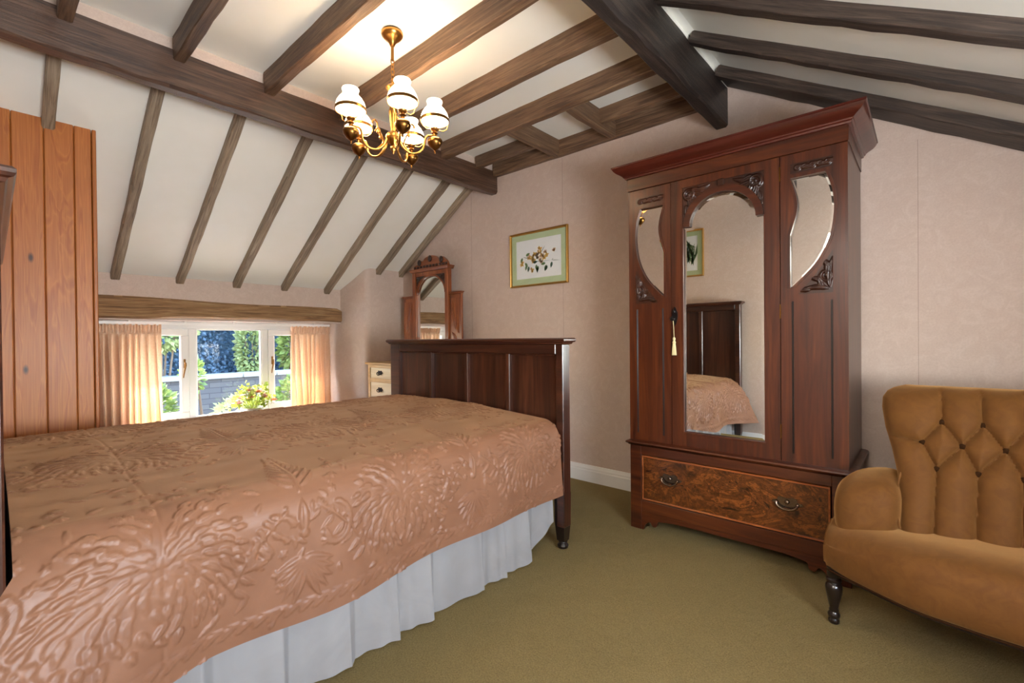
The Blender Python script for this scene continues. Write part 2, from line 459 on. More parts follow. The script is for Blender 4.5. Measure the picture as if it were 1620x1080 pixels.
def leafmat(name, a, b):
    m, t, p = new_mat(name)
    n1 = noise(t, objco(t), 9, 3)
    c = ramp(t, n1, [(.35, lin(a)), (.65, lin(b))]).outputs[0]
    t.links.new(c, p.inputs['Base Color']); p.inputs['Roughness'].default_value = .5
    tr = N(t, 'ShaderNodeBsdfTranslucent'); t.links.new(c, tr.inputs[0])
    mx = N(t, 'ShaderNodeMixShader'); mx.inputs[0].default_value = .4
    t.links.new(p.outputs[0], mx.inputs[1]); t.links.new(tr.outputs[0], mx.inputs[2]); t.links.new(mx.outputs[0], t.nodes['Material Output'].inputs[0])
    return m
M['leaf_hedge'] = leafmat('hedge_leaf', (74, 96, 112), (92, 116, 134))  # blue cast of sky and shade is put into the leaf colour
M['leaf_green'] = leafmat('shrub_leaf', (84, 106, 44), (128, 142, 70))
M['leaf_pale'] = leafmat('pale_leaf', (130, 142, 84), (166, 172, 116))
M['flower_leaf'] = leafmat('bouquet_leaf', (150, 172, 62), (206, 212, 108))
M['petal_pink'] = leafmat('pink_petal', (226, 164, 160), (242, 200, 190))
M['petal_white'] = leafmat('white_petal', (240, 234, 222), (250, 246, 236))
M['petal_apricot'] = leafmat('apricot_petal', (226, 140, 84), (238, 170, 120))
M['bark'] = plain('shrub_bark', (92, 74, 56), .9)
def mk_stone():
    m, t, p = new_mat('garden_stone')
    br = N(t, 'ShaderNodeTexBrick'); t.links.new(uvco(t, (1, 1, 1), False), br.inputs['Vector'])
    br.inputs['Scale'].default_value = 1.0; br.inputs['Brick Width'].default_value = .34; br.inputs['Row Height'].default_value = .085; br.inputs['Mortar Size'].default_value = .006
    br.inputs['Color1'].default_value = lin((70, 66, 63)); br.inputs['Color2'].default_value = lin((54, 52, 52)); br.inputs['Mortar'].default_value = lin((42, 40, 40))
    t.links.new(br.outputs[0], p.inputs['Base Color']); p.inputs['Roughness'].default_value = .9
    return m
M['stone'] = mk_stone()
M['coping'] = mk_plaster('coping_stone', (118, 115, 108), (136, 132, 125), 9)
M['lawn'] = mk_plaster('garden_gravel', (216, 212, 202), (226, 222, 212), 20)  # unseen ground made this pale to bounce sunlight onto the ceiling

# ------------------------------------------------------------------ relief maps (carving, embossing)
class HM:
    def __init__(s, u0, u1, v0, v1, res):
        s.u = np.arange(u0, u1+res*.5, res); s.v = np.arange(v0, v1+res*.5, res); s.res = res
        s.h = np.zeros((len(s.v), len(s.u)))
    def win(s, cu, cv, r):
        i0 = np.searchsorted(s.u, cu-r); i1 = np.searchsorted(s.u, cu+r)
        j0 = np.searchsorted(s.v, cv-r); j1 = np.searchsorted(s.v, cv+r)
        return slice(j0, j1), slice(i0, i1)
    def petal(s, cu, cv, ang, L, W, h, curve=0.0, vein=True):
        J, I = s.win(cu, cv, L*1.15)
        if J.start >= J.stop or I.start >= I.stop: return
        U, V = np.meshgrid(s.u[I]-cu, s.v[J]-cv)
        p = U*math.cos(ang)+V*math.sin(ang); q = -U*math.sin(ang)+V*math.cos(ang)
        q = q-curve*p*p/L
        k = np.clip(p/L, 0, 1)
        w = W*np.sin(math.pi*k**.75)+1e-6
        d = np.abs(q)/w
        val = h*np.sqrt(np.clip(1-d*d, 0, 1))*((p > 0) & (p < L))
        if vein: val = val*(1-.55*np.exp(-(q/(W*.16))**2))
        s.h[J, I] = np.maximum(s.h[J, I], val)
    def dot(s, cu, cv, r, h):
        J, I = s.win(cu, cv, r*1.1)
        if J.start >= J.stop or I.start >= I.stop: return
        U, V = np.meshgrid(s.u[I]-cu, s.v[J]-cv)
        s.h[J, I] = np.maximum(s.h[J, I], h*np.sqrt(np.clip(1-(U*U+V*V)/r/r, 0, 1)))
    def ring(s, cu, cv, r, w, h):
        J, I = s.win(cu, cv, r+w*1.5)
        if J.start >= J.stop or I.start >= I.stop: return
        U, V = np.meshgrid(s.u[I]-cu, s.v[J]-cv)
        s.h[J, I] = np.maximum(s.h[J, I], h*np.exp(-((np.hypot(U, V)-r)/w)**2))
    def line(s, pts, w, h):
        for (a, b), (c, d) in zip(pts[:-1], pts[1:]):
            n = max(2, int(math.hypot(c-a, d-b)/(w*.7)))
            for i in range(n): s.dot(a+(c-a)*i/n, b+(d-b)*i/n, w, h)
    def floret(s, cu, cv, r, h, n=5, a0=0):
        for k in range(n): s.petal(cu, cv, a0+2*math.pi*k/n, r, r*.32, h, 0, False)
        s.dot(cu, cv, r*.25, h*1.1)

def carve(name, parent, inside, u0, u1, v0, v1, y, draw, mat, res=.0025):
    """carved relief on an x/z panel facing -y: raised strokes on a sunk ground, kept where inside(x,z)"""
    hm = HM(u0, u1, v0, v1, res); draw(hm)
    U, V = np.meshgrid(hm.u, hm.v); ok = inside(U, V)
    idx = -np.ones(U.shape, int); idx[ok] = np.arange(ok.sum())
    verts = np.column_stack([U[ok], y-hm.h[ok]*1.5, V[ok]])
    a, b, c, d = idx[:-1, :-1], idx[:-1, 1:], idx[1:, 1:], idx[1:, :-1]
    g = (a >= 0) & (b >= 0) & (c >= 0) & (d >= 0)
    F = np.column_stack([a[g], b[g], c[g], d[g]]).tolist()
    return obj(name, (verts, F), mat, parent, smooth=180)

# ------------------------------------------------------------------ room shell
GY = 3.105                       # gable wall face
SL, SR = .628, -.5965            # ceiling slopes
def zl(x): return 1.88+SL*(x+4.4)          # left sloping ceiling
def zr(x): return 2.671+.066+SR*(x+.933)   # right sloping ceiling
FLAT = 2.715
xl = -4.4+(FLAT-1.88)/SL; xr = -.933+(FLAT-2.737)/SR
RX = 1.0                         # right eaves wall
RY = -.10                        # rear wall face

floor = obj('floor', MB().box(-5.3, 1.2, -1.9, 3.3, -.1, 0), M['carpet'], label='olive green cut pile carpet covering the bedroom floor', cat='floor', kind='structure')

mb = MB()
gp = [(-5.3, 0), (RX+.12, 0), (RX+.12, zr(RX+.12)+.0), (xr, FLAT), (xl, FLAT), (-5.3, zl(-5.3))]
mb.plate(gp, [], GY, GY+.15)
wall_back = obj('wall_back', mb, M['wallpaper'], label='gable wall in pinkish beige patterned wallpaper behind the wardrobe', cat='wall', kind='structure')
# wallpaper drop seams: thin paper laps
for sx in (-2.205, -.03, -3.28):
    obj('paper_seam', MB().box(sx, sx+.0022, GY-.0007, GY+.001, .13, 2.585 if sx < -1 else 2.1), M['wallpaper_edge'], wall_back)

# left (window) wall: thick, with a deep recess, splayed pier, panel above the lintel
mb = MB()
WX = -4.745
mb.box(-5.25, WX, .60, 2.56, 1.30, zl(WX)-.001)
mb.box(-5.25, WX, .60, 2.56, -.05, .395)
mb.box(-5.25, -4.93, RY, .60, -.05, zl(WX)-.001).box(-4.93, WX, RY, .45, -.05, zl(WX)-.001).box(-4.93, WX, .45, .60, 1.30, zl(WX)-.001)
arc = []
for k in range(9):
    a = k/8; t0 = math.radians(107)+a*math.radians(-107)
    arc.append((-4.47+.07*math.cos(math.radians(-74)+a*math.radians(74)), 2.697+.07*math.sin(math.radians(-74)+a*math.radians(74))))
pier = [(-5.25, 2.40), (-4.95, 2.465), (-4.745, 2.53), (-4.60, 2.585)]+arc+[(-4.40, GY), (-5.25, GY)]
n = len(pier)
vs_ = [(x, y, -.05) for x, y in pier]+[(x, y, zl(x)-.0005) for x, y in pier]
mb.add(vs_, [tuple(range(n))[::-1], tuple(range(n, 2*n))]+[(i, (i+1) % n, (i+1) % n+n, i+n) for i in range(n)])
wall_left = obj('wall_left', mb, M['wallpaper'], smooth=35, label='thick window wall in beige wallpaper with splayed corner pier', cat='wall', kind='structure')

# oak lintel, bowed and worn
rings = []
for i in range(41):
    y = .432+(2.525-.432)*i/40; k = i/40
    zt = 1.485-.030*k+.006*math.sin(k*9); zb = 1.302+.014*k+.012*math.sin(k*math.pi)*(1 if k < .9 else .6)+.004*math.sin(k*23)
    xf = -4.705+.006*math.sin(k*7)+random.uniform(-.002, .002); xb = -4.99
    if i == 40: zt -= .02
    c = .014
    rings.append([(xf, y, zb+c), (xf, y, zt-c), (xf-c, y, zt), (xb, y, zt), (xb, y, zb), (xf-c*2, y, zb)])
mb = MB(); mb.loft(rings)
obj('lintel', mb, M['lintel'], wall_left, smooth=40, grain=1, recalc=True, label='old rough oak lintel beam over the window')

# ceilings
ceil = obj('ceiling', MB().box(xl, xr, RY-.05, GY+.1, FLAT, FLAT+.06), M['ceiling'], label='flat cream ceiling strip between the two dark purlins', cat='ceiling', kind='structure')
def slope_slab(xa, xb, f, th=.06):
    V = []
    for x in (xa, xb):
        for y in (RY-.05, GY+.1):
            V += [(x, y, f(x)), (x, y, f(x)+th)]
    return MB().add(V, [(0,1,3,2),(4,6,7,5),(0,4,5,1),(2,3,7,6),(0,2,6,4),(1,5,7,3)])
ceil_l = obj('ceiling', slope_slab(-5.3, xl, zl), M['ceiling'], recalc=True, label='cream sloping ceiling above the window wall', cat='ceiling', kind='structure')
ceil_r = obj('ceiling', slope_slab(xr, RX+.12, zr), M['ceiling'], recalc=True, label='cream sloping ceiling above the velvet settee', cat='ceiling', kind='structure')
# plaster fillets above the purlins
obj('plaster_fillet', MB().box(-3.03, -2.955, RY, GY, 2.640, FLAT), M['wallpaper'], ceil)
obj('plaster_fillet', MB().box(-.985, -.935, RY, GY, 2.675, FLAT+.01), M['ceiling'], ceil)

def hewn(L, w, d, seed, st=.12, j=.002, c=.005):
    """rough sawn beam, local x 0..L, y 0..w, z 0..d"""
    r = random.Random(seed); rings = []; n = max(3, int(L/st)); a = r.uniform(0, 6)
    for i in range(n+1):
        x = L*i/n; e = [r.uniform(-j, j) for _ in range(6)]; bow = .0018*math.sin(a+x*2.2)
        y0, y1, z0 = e[0]+bow, w+e[1]+bow, e[2]
        cc = c*(1+r.uniform(-.5, .9))
        rings.append([(x, y0+cc, z0), (x, y0, z0+cc), (x, y0+e[3]*.4, d), (x, y1+e[4]*.4, d), (x, y1, z0+cc), (x, y1-cc, z0)])
    mb = MB(); mb.loft(rings); mb.f = [f[::-1] for f in mb.f]
    return mb
def beam_obj(name, mb, mat, parent, loc, rot):
    me = mesh_from(name, mb.v, mb.f, mat, 30, 0)
    return placed(name, me, parent, loc, rot)

# purlins (top-level pieces of the setting)
def purlin(x0, x1, z0, z1, mat, label, seed):
    mb = hewn(GY-RY+.02, x1-x0, z1-z0, seed, .12, .0035, .009)
    me = mesh_from('roof_purlin', mb.v, mb.f, mat, 30, 0)
    o = bpy.data.objects.new('roof_purlin', me); COL.objects.link(o)
    o.location = (x1, RY-.01, z0); o.rotation_euler = (0, 0, math.pi/2)
    return tag(o, label, 'beam', None, 'structure')
purlin(-3.017, -2.93, 2.444, 2.645, M['purlin'], 'long dark brown purlin beam crossing the ceiling beside the chandelier', 3)
purlin(-1.008, -.93, 2.440, 2.683, M['purlin_black'], 'blackened purlin beam above the wardrobe', 5)

al = math.atan(SL); dl = .06*math.cos(al)-.0005
LR = [(.2, .055, -3.65), (.625, .057, -4.735), (1.052, .058, -4.735), (1.483, .062, -4.735), (1.912, .064, -4.735), (2.345, .062, -4.735), (2.76, .062, -4.405), (3.045, .057, -4.405)]
for i, (y, w, xs) in enumerate(LR):
    L = (-3.03-xs)/math.cos(al)
    beam_obj('rafter', hewn(L, w, dl, 20+i), M['rafter'], ceil_l, (xs, y, 1.82+SL*(xs+4.4)), (0, -al, 0))
for i, (y, w) in enumerate([(.213, .057), (.65, .053), (1.10, .057), (1.56, .052), (2.002, .056), (2.445, .06), (3.055, .047)]):
    beam_obj('rafter', hewn(1.935, w, FLAT-2.59-.0005, 40+i), M['rafter_brown'], ceil, (-2.935, y, 2.59), (0, 0, 0))
# trimmers and stub joists of the old loft hatch
for i, x in enumerate((-1.75, -2.262)):
    mb = hewn(.565, .06, FLAT-2.59-.0005, 60+i)
    beam_obj('trimmer', mb, M['rafter_brown'], ceil, (x+.06, 2.497, 2.59), (0, 0, math.pi/2))
beam_obj('stub_joist', hewn(.68, .05, .0995, 63), M['rafter_brown'], ceil, (-2.935, 2.835, 2.615), (0, 0, 0))
beam_obj('stub_joist', hewn(.69, .05, .0995, 64), M['rafter_brown'], ceil, (-1.695, 2.835, 2.615), (0, 0, 0))
ar = math.atan(SR); dr = .066*math.cos(ar)-.0005
for i, (y, w, dz) in enumerate([(.22, .065, 0), (.66, .065, 0), (1.12, .065, 0), (1.58, .065, 0), (2.035, .066, 0), (2.452, .066, 0), (2.87, .075, 0), (2.95, .155, .022)]):
    beam_obj('rafter', hewn((RX+.93)/math.cos(ar), w, dr-dz*math.cos(ar), 80+i, .10, .003), M['rafter_black'], ceil_r, (-.932, y, 2.671+dz), (0, -ar, 0))

# rear wall with doorway added for landing fill, right eaves wall with added window
mb = MB()
dx0, dx1 = -.62, .30
mb.plate([(-5.3, 0), (dx0, 0), (dx0, 2.0), (dx1, 2.0), (dx1, 0), (RX+.12, 0), (RX+.12, zr(RX+.12)), (xr, FLAT), (xl, FLAT), (-5.3, zl(-5.3))], [], RY-.12, RY)
wall_front = obj('wall_front', mb, M['wallpaper'], recalc=True, label='rear bedroom wall in beige wallpaper behind the tall headboard', cat='wall', kind='structure')
obj('added_landing_shell', MB().box(-1.2, .9, -1.85, -1.8, 0, 2.4).box(-1.25, -1.2, -1.8, RY-.12, 0, 2.4).box(.9, .95, -1.8, RY-.12, 0, 2.4).box(-1.25, .95, -1.85, RY-.12, 2.4, 2.45), M['landing'], wall_front)  # landing added out of view to house the fill lamp
mb = MB()
mb.box(RX, RX+.12, RY, .05, 0, zr(RX)).box(RX, RX+.12, 1.19, GY, 0, zr(RX)).box(RX, RX+.12, .05, 1.19, 0, .72).box(RX, RX+.12, .05, 1.19, 1.38, zr(RX))
wall_right = obj('wall_right', mb, M['wallpaper'], label='low eaves wall with added side window, out of the picture', cat='wall', kind='structure')
lt = thing('added_landing_lamp', 'added round fill lamp on the unseen landing behind the camera', 'lamp', (-.35, -.95, 2.27))  # added lamp, gives frontal fill from behind the camera
obj('shade', MB().lathe([(.02, -.12), (.25, -.10), (.36, -.04), (.38, 0)], (-.35, -.95, 2.398), 24), M['fill_lampglass'], lt, smooth=60)

# skirting boards
def skirting(name, x0, x1, label):
    prof = [(0, 0), (.018, 0), (.018, .085), (.014, .092), (.014, .104), (.008, .118), (.006, .125), (0, .128)]
    rings = [[(x, GY-.0005-a, b+.0) for a, b in prof] for x in (x0, x1)]
    mb = MB(); mb.loft(rings)
    return obj(name, mb, M['white'], recalc=True, label=label, cat='skirting', kind='structure')
skirting('baseboard_back', -4.39, RX, 'white moulded skirting board along the gable wall')
prof = [(0, 0), (.018, 0), (.018, .085), (.014, .104), (.006, .125), (0, .128)]
mb = MB(); mb.loft([[(x, RY+.0005+a, b) for a, b in prof] for x in (-3.6, dx0)])
obj('baseboard_front', mb, M['white'], recalc=True, label='white skirting board behind the headboard', cat='skirting', kind='structure')

# pine partition: separate tongue-and-groove boards
part = thing('wall_pine', 'orange varnished pine boarded partition left of the window', 'partition', (-3.66, .16, 0), kind='structure')
obj('carcass', MB().box(-4.73, -3.655, RY+.003, .404, 0, 2.32), M['pine'], part)
edges = [-.098, -.035, .083, .207, .329, .404]
PXF = -3.63
for i in range(5):
    y0, y1 = edges[i]+.0012, edges[i+1]-.0012
    obj('board', MB().box(-3.654, PXF-(.0 if i % 2 else .001), y0, y1, 0, zl(PXF)-.002, .004), M['pine'], part, grain=2)
obj('corner_bead', MB().box(-3.70, PXF+.002, .406, .425, 0, zl(PXF)-.002, .004), M['pine'], part, grain=2)

# ------------------------------------------------------------------ window
win = thing('window_1', 'white three-light casement window under the oak lintel', 'window', (-4.96, 1.515, .395), kind='structure')
def ybox(y0, y1, z0, z1, x0=-4.985, x1=-4.935, c=.004): return MB().box(x0, x1, y0, y1, z0, z1, c)
fr = MB()
fr.box(-5.0, -4.925, .60, 2.43, 1.235, 1.30, .004).box(-5.0, -4.925, .60, 2.43, .395, .435, .004)
fr.box(-5.0, -4.925, .60, .655, .435, 1.235, .004).box(-5.0, -4.925, 2.375, 2.43, .435, 1.235, .004)
fr.box(-5.0, -4.925, 1.180, 1.238, .435, 1.235, .004).box(-5.0, -4.925, 1.792, 1.85, .435, 1.235, .004)
obj('frame', fr, M['white'], win)
def casement(y0, y1, hy):
    b = MB(); z0, z1 = .437, 1.233; w = .06
    b.box(-4.975, -4.915, y0, y1, z1-w, z1, .006).box(-4.975, -4.915, y0, y1, z0, z0+w, .006).box(-4.975, -4.915, y0, y0+w, z0+w, z1-w, .006).box(-4.975, -4.915, y1-w, y1, z0+w, z1-w, .006)
    s = obj('casement_sash', b, M['white'], win)
    obj('pane', MB().box(-4.949, -4.945, y0+w-.004, y1-w+.004, z0+w-.004, z1-w+.004), M['glass'], s)
    h = MB(); zc = .92
    h.box(-4.915, -4.909, hy-.008, hy+.008, zc-.035, zc+.045, .002)
    h.tube([(-4.909, hy, zc+.01), (-4.885, hy, zc+.01), (-4.88, hy, zc-.01), (-4.882, hy-.006, zc-.05), (-4.886, hy-.012, zc-.09), (-4.884, hy-.016, zc-.12)], [.007, .008, .008, .006, .005, .004], 8)
    obj('casement_handle', h, M['brass_dark'], s, smooth=50, label='brass casement handle')
casement(.657, 1.178, 1.145)
casement(1.852, 2.373, 1.885)
s = obj('glazing_bead', MB().box(-4.955, -4.93, 1.238, 1.792, 1.222, 1.235, .003).box(-4.955, -4.93, 1.238, 1.792, .435, .448, .003).box(-4.955, -4.93, 1.238, 1.248, .448, 1.222, .003).box(-4.955, -4.93, 1.782, 1.792, .448, 1.222, .003), M['white'], win)
obj('pane', MB().box(-4.95, -4.946, 1.24, 1.79, .437, 1.233), M['glass'], win)
obj('sill', MB().box(-4.925, -4.70, .55, 2.47, .385, .408, .006), M['white'], win)
trk = thing('curtain_track', 'white curtain rail under the oak lintel', 'curtain rail', (-4.87, 1.5, 1.27))
obj('rail', MB().box(-4.88, -4.865, .46, 2.47, 1.268, 1.292, .002), M['white'], trk)
for k in range(5): obj('bracket', MB().box(-4.915, -4.86, .75+k*.385, .765+k*.385, 1.285, 1.30, .002), M['white'], trk)
# side window added out of view in the right wall for fill light
w2 = thing('window_added', 'added white side window for fill light in the low eaves wall, out of the picture', 'window', (RX+.06, .62, .72), kind='structure')
obj('frame', MB().box(RX+.03, RX+.09, .05, 1.19, .72, .77).box(RX+.03, RX+.09, .05, 1.19, 1.33, 1.38).box(RX+.03, RX+.09, .05, .10, .77, 1.33).box(RX+.03, RX+.09, 1.14, 1.19, .77, 1.33).box(RX+.03, RX+.09, .60, .64, .77, 1.33), M['white'], w2)
obj('pane', MB().box(RX+.058, RX+.062, .10, 1.14, .77, 1.33), M['glass'], w2)

# ------------------------------------------------------------------ bed
bed = thing('double_bed', 'dark panelled mahogany double bed with tall headboard', 'bed', (-2.2, 1.0, 0))
def bed_end(name, y0, y1, ztop, cap, face, label):
    """panelled end: face = +1 panels recessed from the +y side, -1 from the -y side"""
    ym = (y0+y1)/2
    e = MB()
    e.box(-2.995, -2.885, y0, y1, .12, ztop-.02, .004).box(-1.468, -1.42, y0, y1, .12, ztop-.02, .004)
    e.box(-2.885, -1.468, y0, y1, ztop-.075, ztop-.02, .004).box(-2.885, -1.468, y0, y1, .30, .40, .004)
    root = obj(name, e, M['darkoak'], bed, grain=2 if False else 0, label=label)
    for x0, x1 in ((-2.543, -2.513), (-2.186, -2.156), (-1.832, -1.80)):
        obj('muntin', MB().box(x0, x1, y0+.003, y1-.003, .40, ztop-.075, .004), M['darkoak'], root, grain=2)
    for x0, x1 in ((-2.885, -2.543), (-2.513, -2.186), (-2.156, -1.832), (-1.80, -1.468)):
        obj('panel', MB().box(x0-.004, x1+.004, ym-.006, ym+.006, .395, ztop-.07), M['darkoak'], root, grain=2)
        q = MB(); yy0, yy1 = (y0+.002, ym-.004)
        q.box(x0, x1, ym-.02, ym+.02, ztop-.083, ztop-.075, .002).box(x1-.007, x1, ym-.02, ym+.02, .40, ztop-.083, .002)
        obj('panel_bead', q, M['darkoak'], root, grain=2)
    cp = MB()
    prof = [(0, -.022), (.008, -.02), (.012, -.012), (.02, -.009), (.024, -.002), (.024, .006), (.018, .012), (0, .013)]
    rings = [[(-2.995-a, y0-a, ztop+b), (-1.42+a, y0-a, ztop+b), (-1.42+a, y1+a, ztop+b), (-2.995-a, y1+a, ztop+b)] for a, b in prof]
    cp.loft(rings)
    obj('cap_moulding', cp, M['darkoak'], root, grain=0)
    for x in (-2.955, -1.452):
        lg = MB(); w = .032
        lg.loft([[(x-q*w, ym-q*w, z), (x+q*w, ym-q*w, z), (x+q*w, ym+q*w, z), (x-q*w, ym+q*w, z)] for z, q in ((.045, .72), (.14, .95), (.30, 1.0))])
        lg.lathe([(.018, 0), (.028, .006), (.030, .018), (.024, .028), (.019, .034), (.026, .040), (.022, .046)], (x, ym, 0), 16)
        obj('leg', lg, M['black_lacquer'], root, smooth=35)
    return root
bed_end('footboard', 1.992, 2.056, 1.109, 1, 1, 'low panelled footboard')
bed_end('headboard', -.05, .016, 1.472, 1, 1, 'tall panelled headboard')
obj('divan_base', MB().box(-2.96, -1.515, .03, 1.985, .12, .36, .01), M['valance'], bed)
obj('mattress', MB().box(-2.94, -1.50, .03, 1.985, .36, .64, .05), M['valance'], bed)

# embossed bedspread, drawn as a height map over (s across, t along)
res = .0036
T0, T1 = .026, 1.982
prof = []
xs_, R_, zt = -1.437, .115, .690
prof += [(xs_, z) for z in np.linspace(.28, zt-R_, 14)]
prof += [(xs_-R_+R_*math.cos(a), zt-R_+R_*math.sin(a)) for a in np.linspace(0, math.pi/2, 14)[1:]]
xlft = -2.975
tx = np.linspace(xs_-R_, xlft+R_, 40)[1:]
prof += [(x, zt+.032*(xs_-R_-x)/(xs_-R_-xlft-R_)+.020*math.sin(math.pi*(x-(xlft+R_))/((xs_-R_)-(xlft+R_)))) for x in tx]
prof += [(xlft+R_-R_*math.sin(a), zt-R_+R_*math.cos(a)) for a in np.linspace(0, math.pi/2, 14)[1:]]
prof += [(xlft, z) for z in np.linspace(zt-R_, .28, 14)[1:]]
prof = [(x, z+(.032 if x < xlft+R_-.001 else 0)) for x, z in prof]
prof = np.array(prof); sl = np.r_[0, np.cumsum(np.hypot(*np.diff(prof, axis=0).T))]; S = sl[-1]
hm = HM(0, S, T0, T1, res)
def rosette(c, d, sc, mir):
    rr = random.Random(int(c*1000+d*77))
    for ring_, (r0, n_, L_, W_) in enumerate(((.012, 11, .05, .008), (.045, 17, .05, .0095), (.085, 24, .055, .010), (.125, 30, .05, .010), (.160, 32, .036, .009))):
        for k in range(n_):
            a = 2*math.pi*k/n_+ring_*.2+rr.uniform(-.08, .08)
            stretch = 1+.25*abs(math.cos(a))
            cu = c+r0*sc*math.cos(a)*.92; cv = d+r0*sc*math.sin(a)*stretch
            cr = .55*(1 if math.sin(a) > 0 else -1)*(1 if ring_ % 2 else .6)
            hm.petal(cu, cv, a+rr.uniform(-.15, .15)+cr*.4, L_*sc*rr.uniform(.8, 1.2), W_*sc, (.0014, .0020, .0030, .0040, .0042)[ring_], cr)
def plume(c, d, sc, sgn):
    for k in range(9):
        h_ = k/8
        for m_ in (-1, 1):
            a = math.pi/2*sgn if False else (0 if sgn > 0 else math.pi)
            cu = c+sgn*(-.13+.26*h_)*sc; cv = d+m_*.008*sc
            hm.petal(cu, cv, a+m_*(1.25-.75*h_), (.10-.05*h_)*sc, .011*sc, .004, m_*-.5)
    hm.line([(c-sgn*.15*sc, d), (c+sgn*.15*sc, d)], .005, .003)
def urn(c, d, sc):
    for m_ in (-1, 1):
        for k in range(5):
            hm.petal(c-.02*sc, d, math.pi+m_*(.12+.24*k), (.14-.012*k)*sc, .017*sc, .0042, m_*.2)
        for k in range(12):
            a = k*.34; r = (.075-.004*k)*sc
            hm.petal(c+.04*sc+r*math.cos(a), d+m_*(.10*sc+r*math.sin(a)*.8), a+1.5, .045*sc, .010*sc, .004, .5)
        pts = [(c+(.12-.18*q)*sc, d+m_*(.05+.25*q-.10*q*q)*sc) for q in np.linspace(0, 1, 12)]
        hm.line(pts, .005, .003)
        for q, (a_, b_) in enumerate(pts):
            hm.dot(a_+.012, b_, .005, .0025)
            if q % 2 == 0: hm.petal(a_-.01, b_, math.pi+.5*m_, .05*sc, .010, .0034, .4*m_)
    hm.dot(c+.05*sc, d, .016*sc, .004); hm.petal(c+.05*sc, d, 0, .10*sc, .018*sc, .0045)
P_ = .715
for i_, c in enumerate(np.arange(.268, S, .71)):
    for j_ in range(-1, 4):
        d = .28+P_*j_
        rosette(c, d, 1.0, 1)
        plume(c+.24, d+P_/2, .85, 1); urn(c-.06, d+P_/2, 1.0)
        rr = random.Random(i_*10+j_)
        for k in range(34):
            a = rr.uniform(0, 6.28); r = rr.uniform(.21, .33)
            hm.floret(c+r*math.cos(a)*1.0, d+r*math.sin(a), rr.uniform(.010, .017), .0028, 5, rr.uniform(0, 3))
        for k in range(46):
            a = rr.uniform(0, 6.28); r = rr.uniform(.19, .36)
            hm.petal(c+r*math.cos(a), d+r*math.sin(a), a+rr.choice((-1, 1))*1.1, rr.uniform(.025, .05), .0075, .003, rr.uniform(-.6, .6))
for edge, sg in ((.03, 1), (S-.03, -1)):
    for t in np.arange(T0, T1, .042):
        hm.petal(edge, t, (.7 if sg > 0 else math.pi-.7), .055, .012, .0020, .4)
        hm.petal(edge+sg*.012, t+.02, (-.7 if sg > 0 else math.pi+.7), .045, .010, .0018, -.4)
Uq, Vq = np.meshgrid(hm.u, hm.v)
Hh = hm.h*1.9
ribs = .0005*np.sin(Uq*900)*(Hh < .0004)
def vnoise(shape_u, shape_v, f, seed):
    r = np.random.default_rng(seed); out = np.zeros(Uq.shape)
    for k in range(10):
        a = r.uniform(0, 2*math.pi); ff = f*r.uniform(.5, 1.6)
        out += np.sin(ff*(Uq*math.cos(a)+Vq*math.sin(a))+r.uniform(0, 6.28))
    return out/10
side = np.clip(1-Uq/.46, 0, 1)+np.clip(1-(S-Uq)/.46, 0, 1)
top = ((Uq > .5) & (Uq < S-.5)).astype(float)
wr = vnoise(1, 1, 16, 5)*.010*np.clip((Uq-.40)/.2, 0, 1)*np.clip((S-.4-Uq)/.2, 0, 1)
Hh = Hh*(.62+.38*np.clip(1-(Uq-.42)/.1, 0, 1))
Hh += ribs+wr
Hh -= .0018*np.exp(-((Vq-.283-.004*np.sin(Uq*7))/.004)**2)
px = np.interp(hm.u, sl, prof[:, 0]); pz = np.interp(hm.u, sl, prof[:, 1])
X = np.tile(px, (len(hm.v), 1)); Z = np.tile(pz, (len(hm.v), 1)); Y = Vq.copy()
sm = lambda e: np.clip(e, 0, 1)**2*(3-2*np.clip(e, 0, 1))
hem = side
flare = .012+.15*sm((.40-Vq)/.42)
X += np.where(Uq < S/2, 1, -1)*(flare*hem**1.4+.016*hem*np.sin(Vq*9.5+.6)*np.clip(hem, 0, 1))
Y -= .095*sm((.34-Vq)/.34)*np.clip((hem-.22)/.3, 0, 1)
hz = -.028+.055*(Vq/2.0)+.010*np.sin(Vq*6.0)-.012*sm((.4-Vq)/.4)
Z += hz*hem
Z += .02*sm((.55-Vq)/.5)*(1-np.clip(hem, 0, 1))*0
Z -= .035*sm((Vq-1.86)/.13)*np.clip((S/2-np.abs(Uq-S/2)-.30)/.25, 0, 1)*0
Pn = np.stack([X, Y, Z], -1)
dU = np.gradient(Pn, axis=1); dV = np.gradient(Pn, axis=0)
nn = np.cross(dV, dU); nn /= np.linalg.norm(nn, axis=-1, keepdims=True)+1e-9
if nn[len(hm.v)//2, len(hm.u)//2, 2] < 0: nn = -nn
Pn = Pn+nn*Hh[..., None]
nv, nu = Uq.shape
ii = np.arange(nv*nu).reshape(nv, nu)
F = np.column_stack([ii[:-1, :-1].ravel(), ii[1:, :-1].ravel(), ii[1:, 1:].ravel(), ii[:-1, 1:].ravel()])
bs = obj('bedspread', (Pn.reshape(-1, 3), F.tolist()), M['coverlet'], smooth=180, label='pinkish brown satin bedspread embossed with flowers, over the double bed', cat='bedspread')

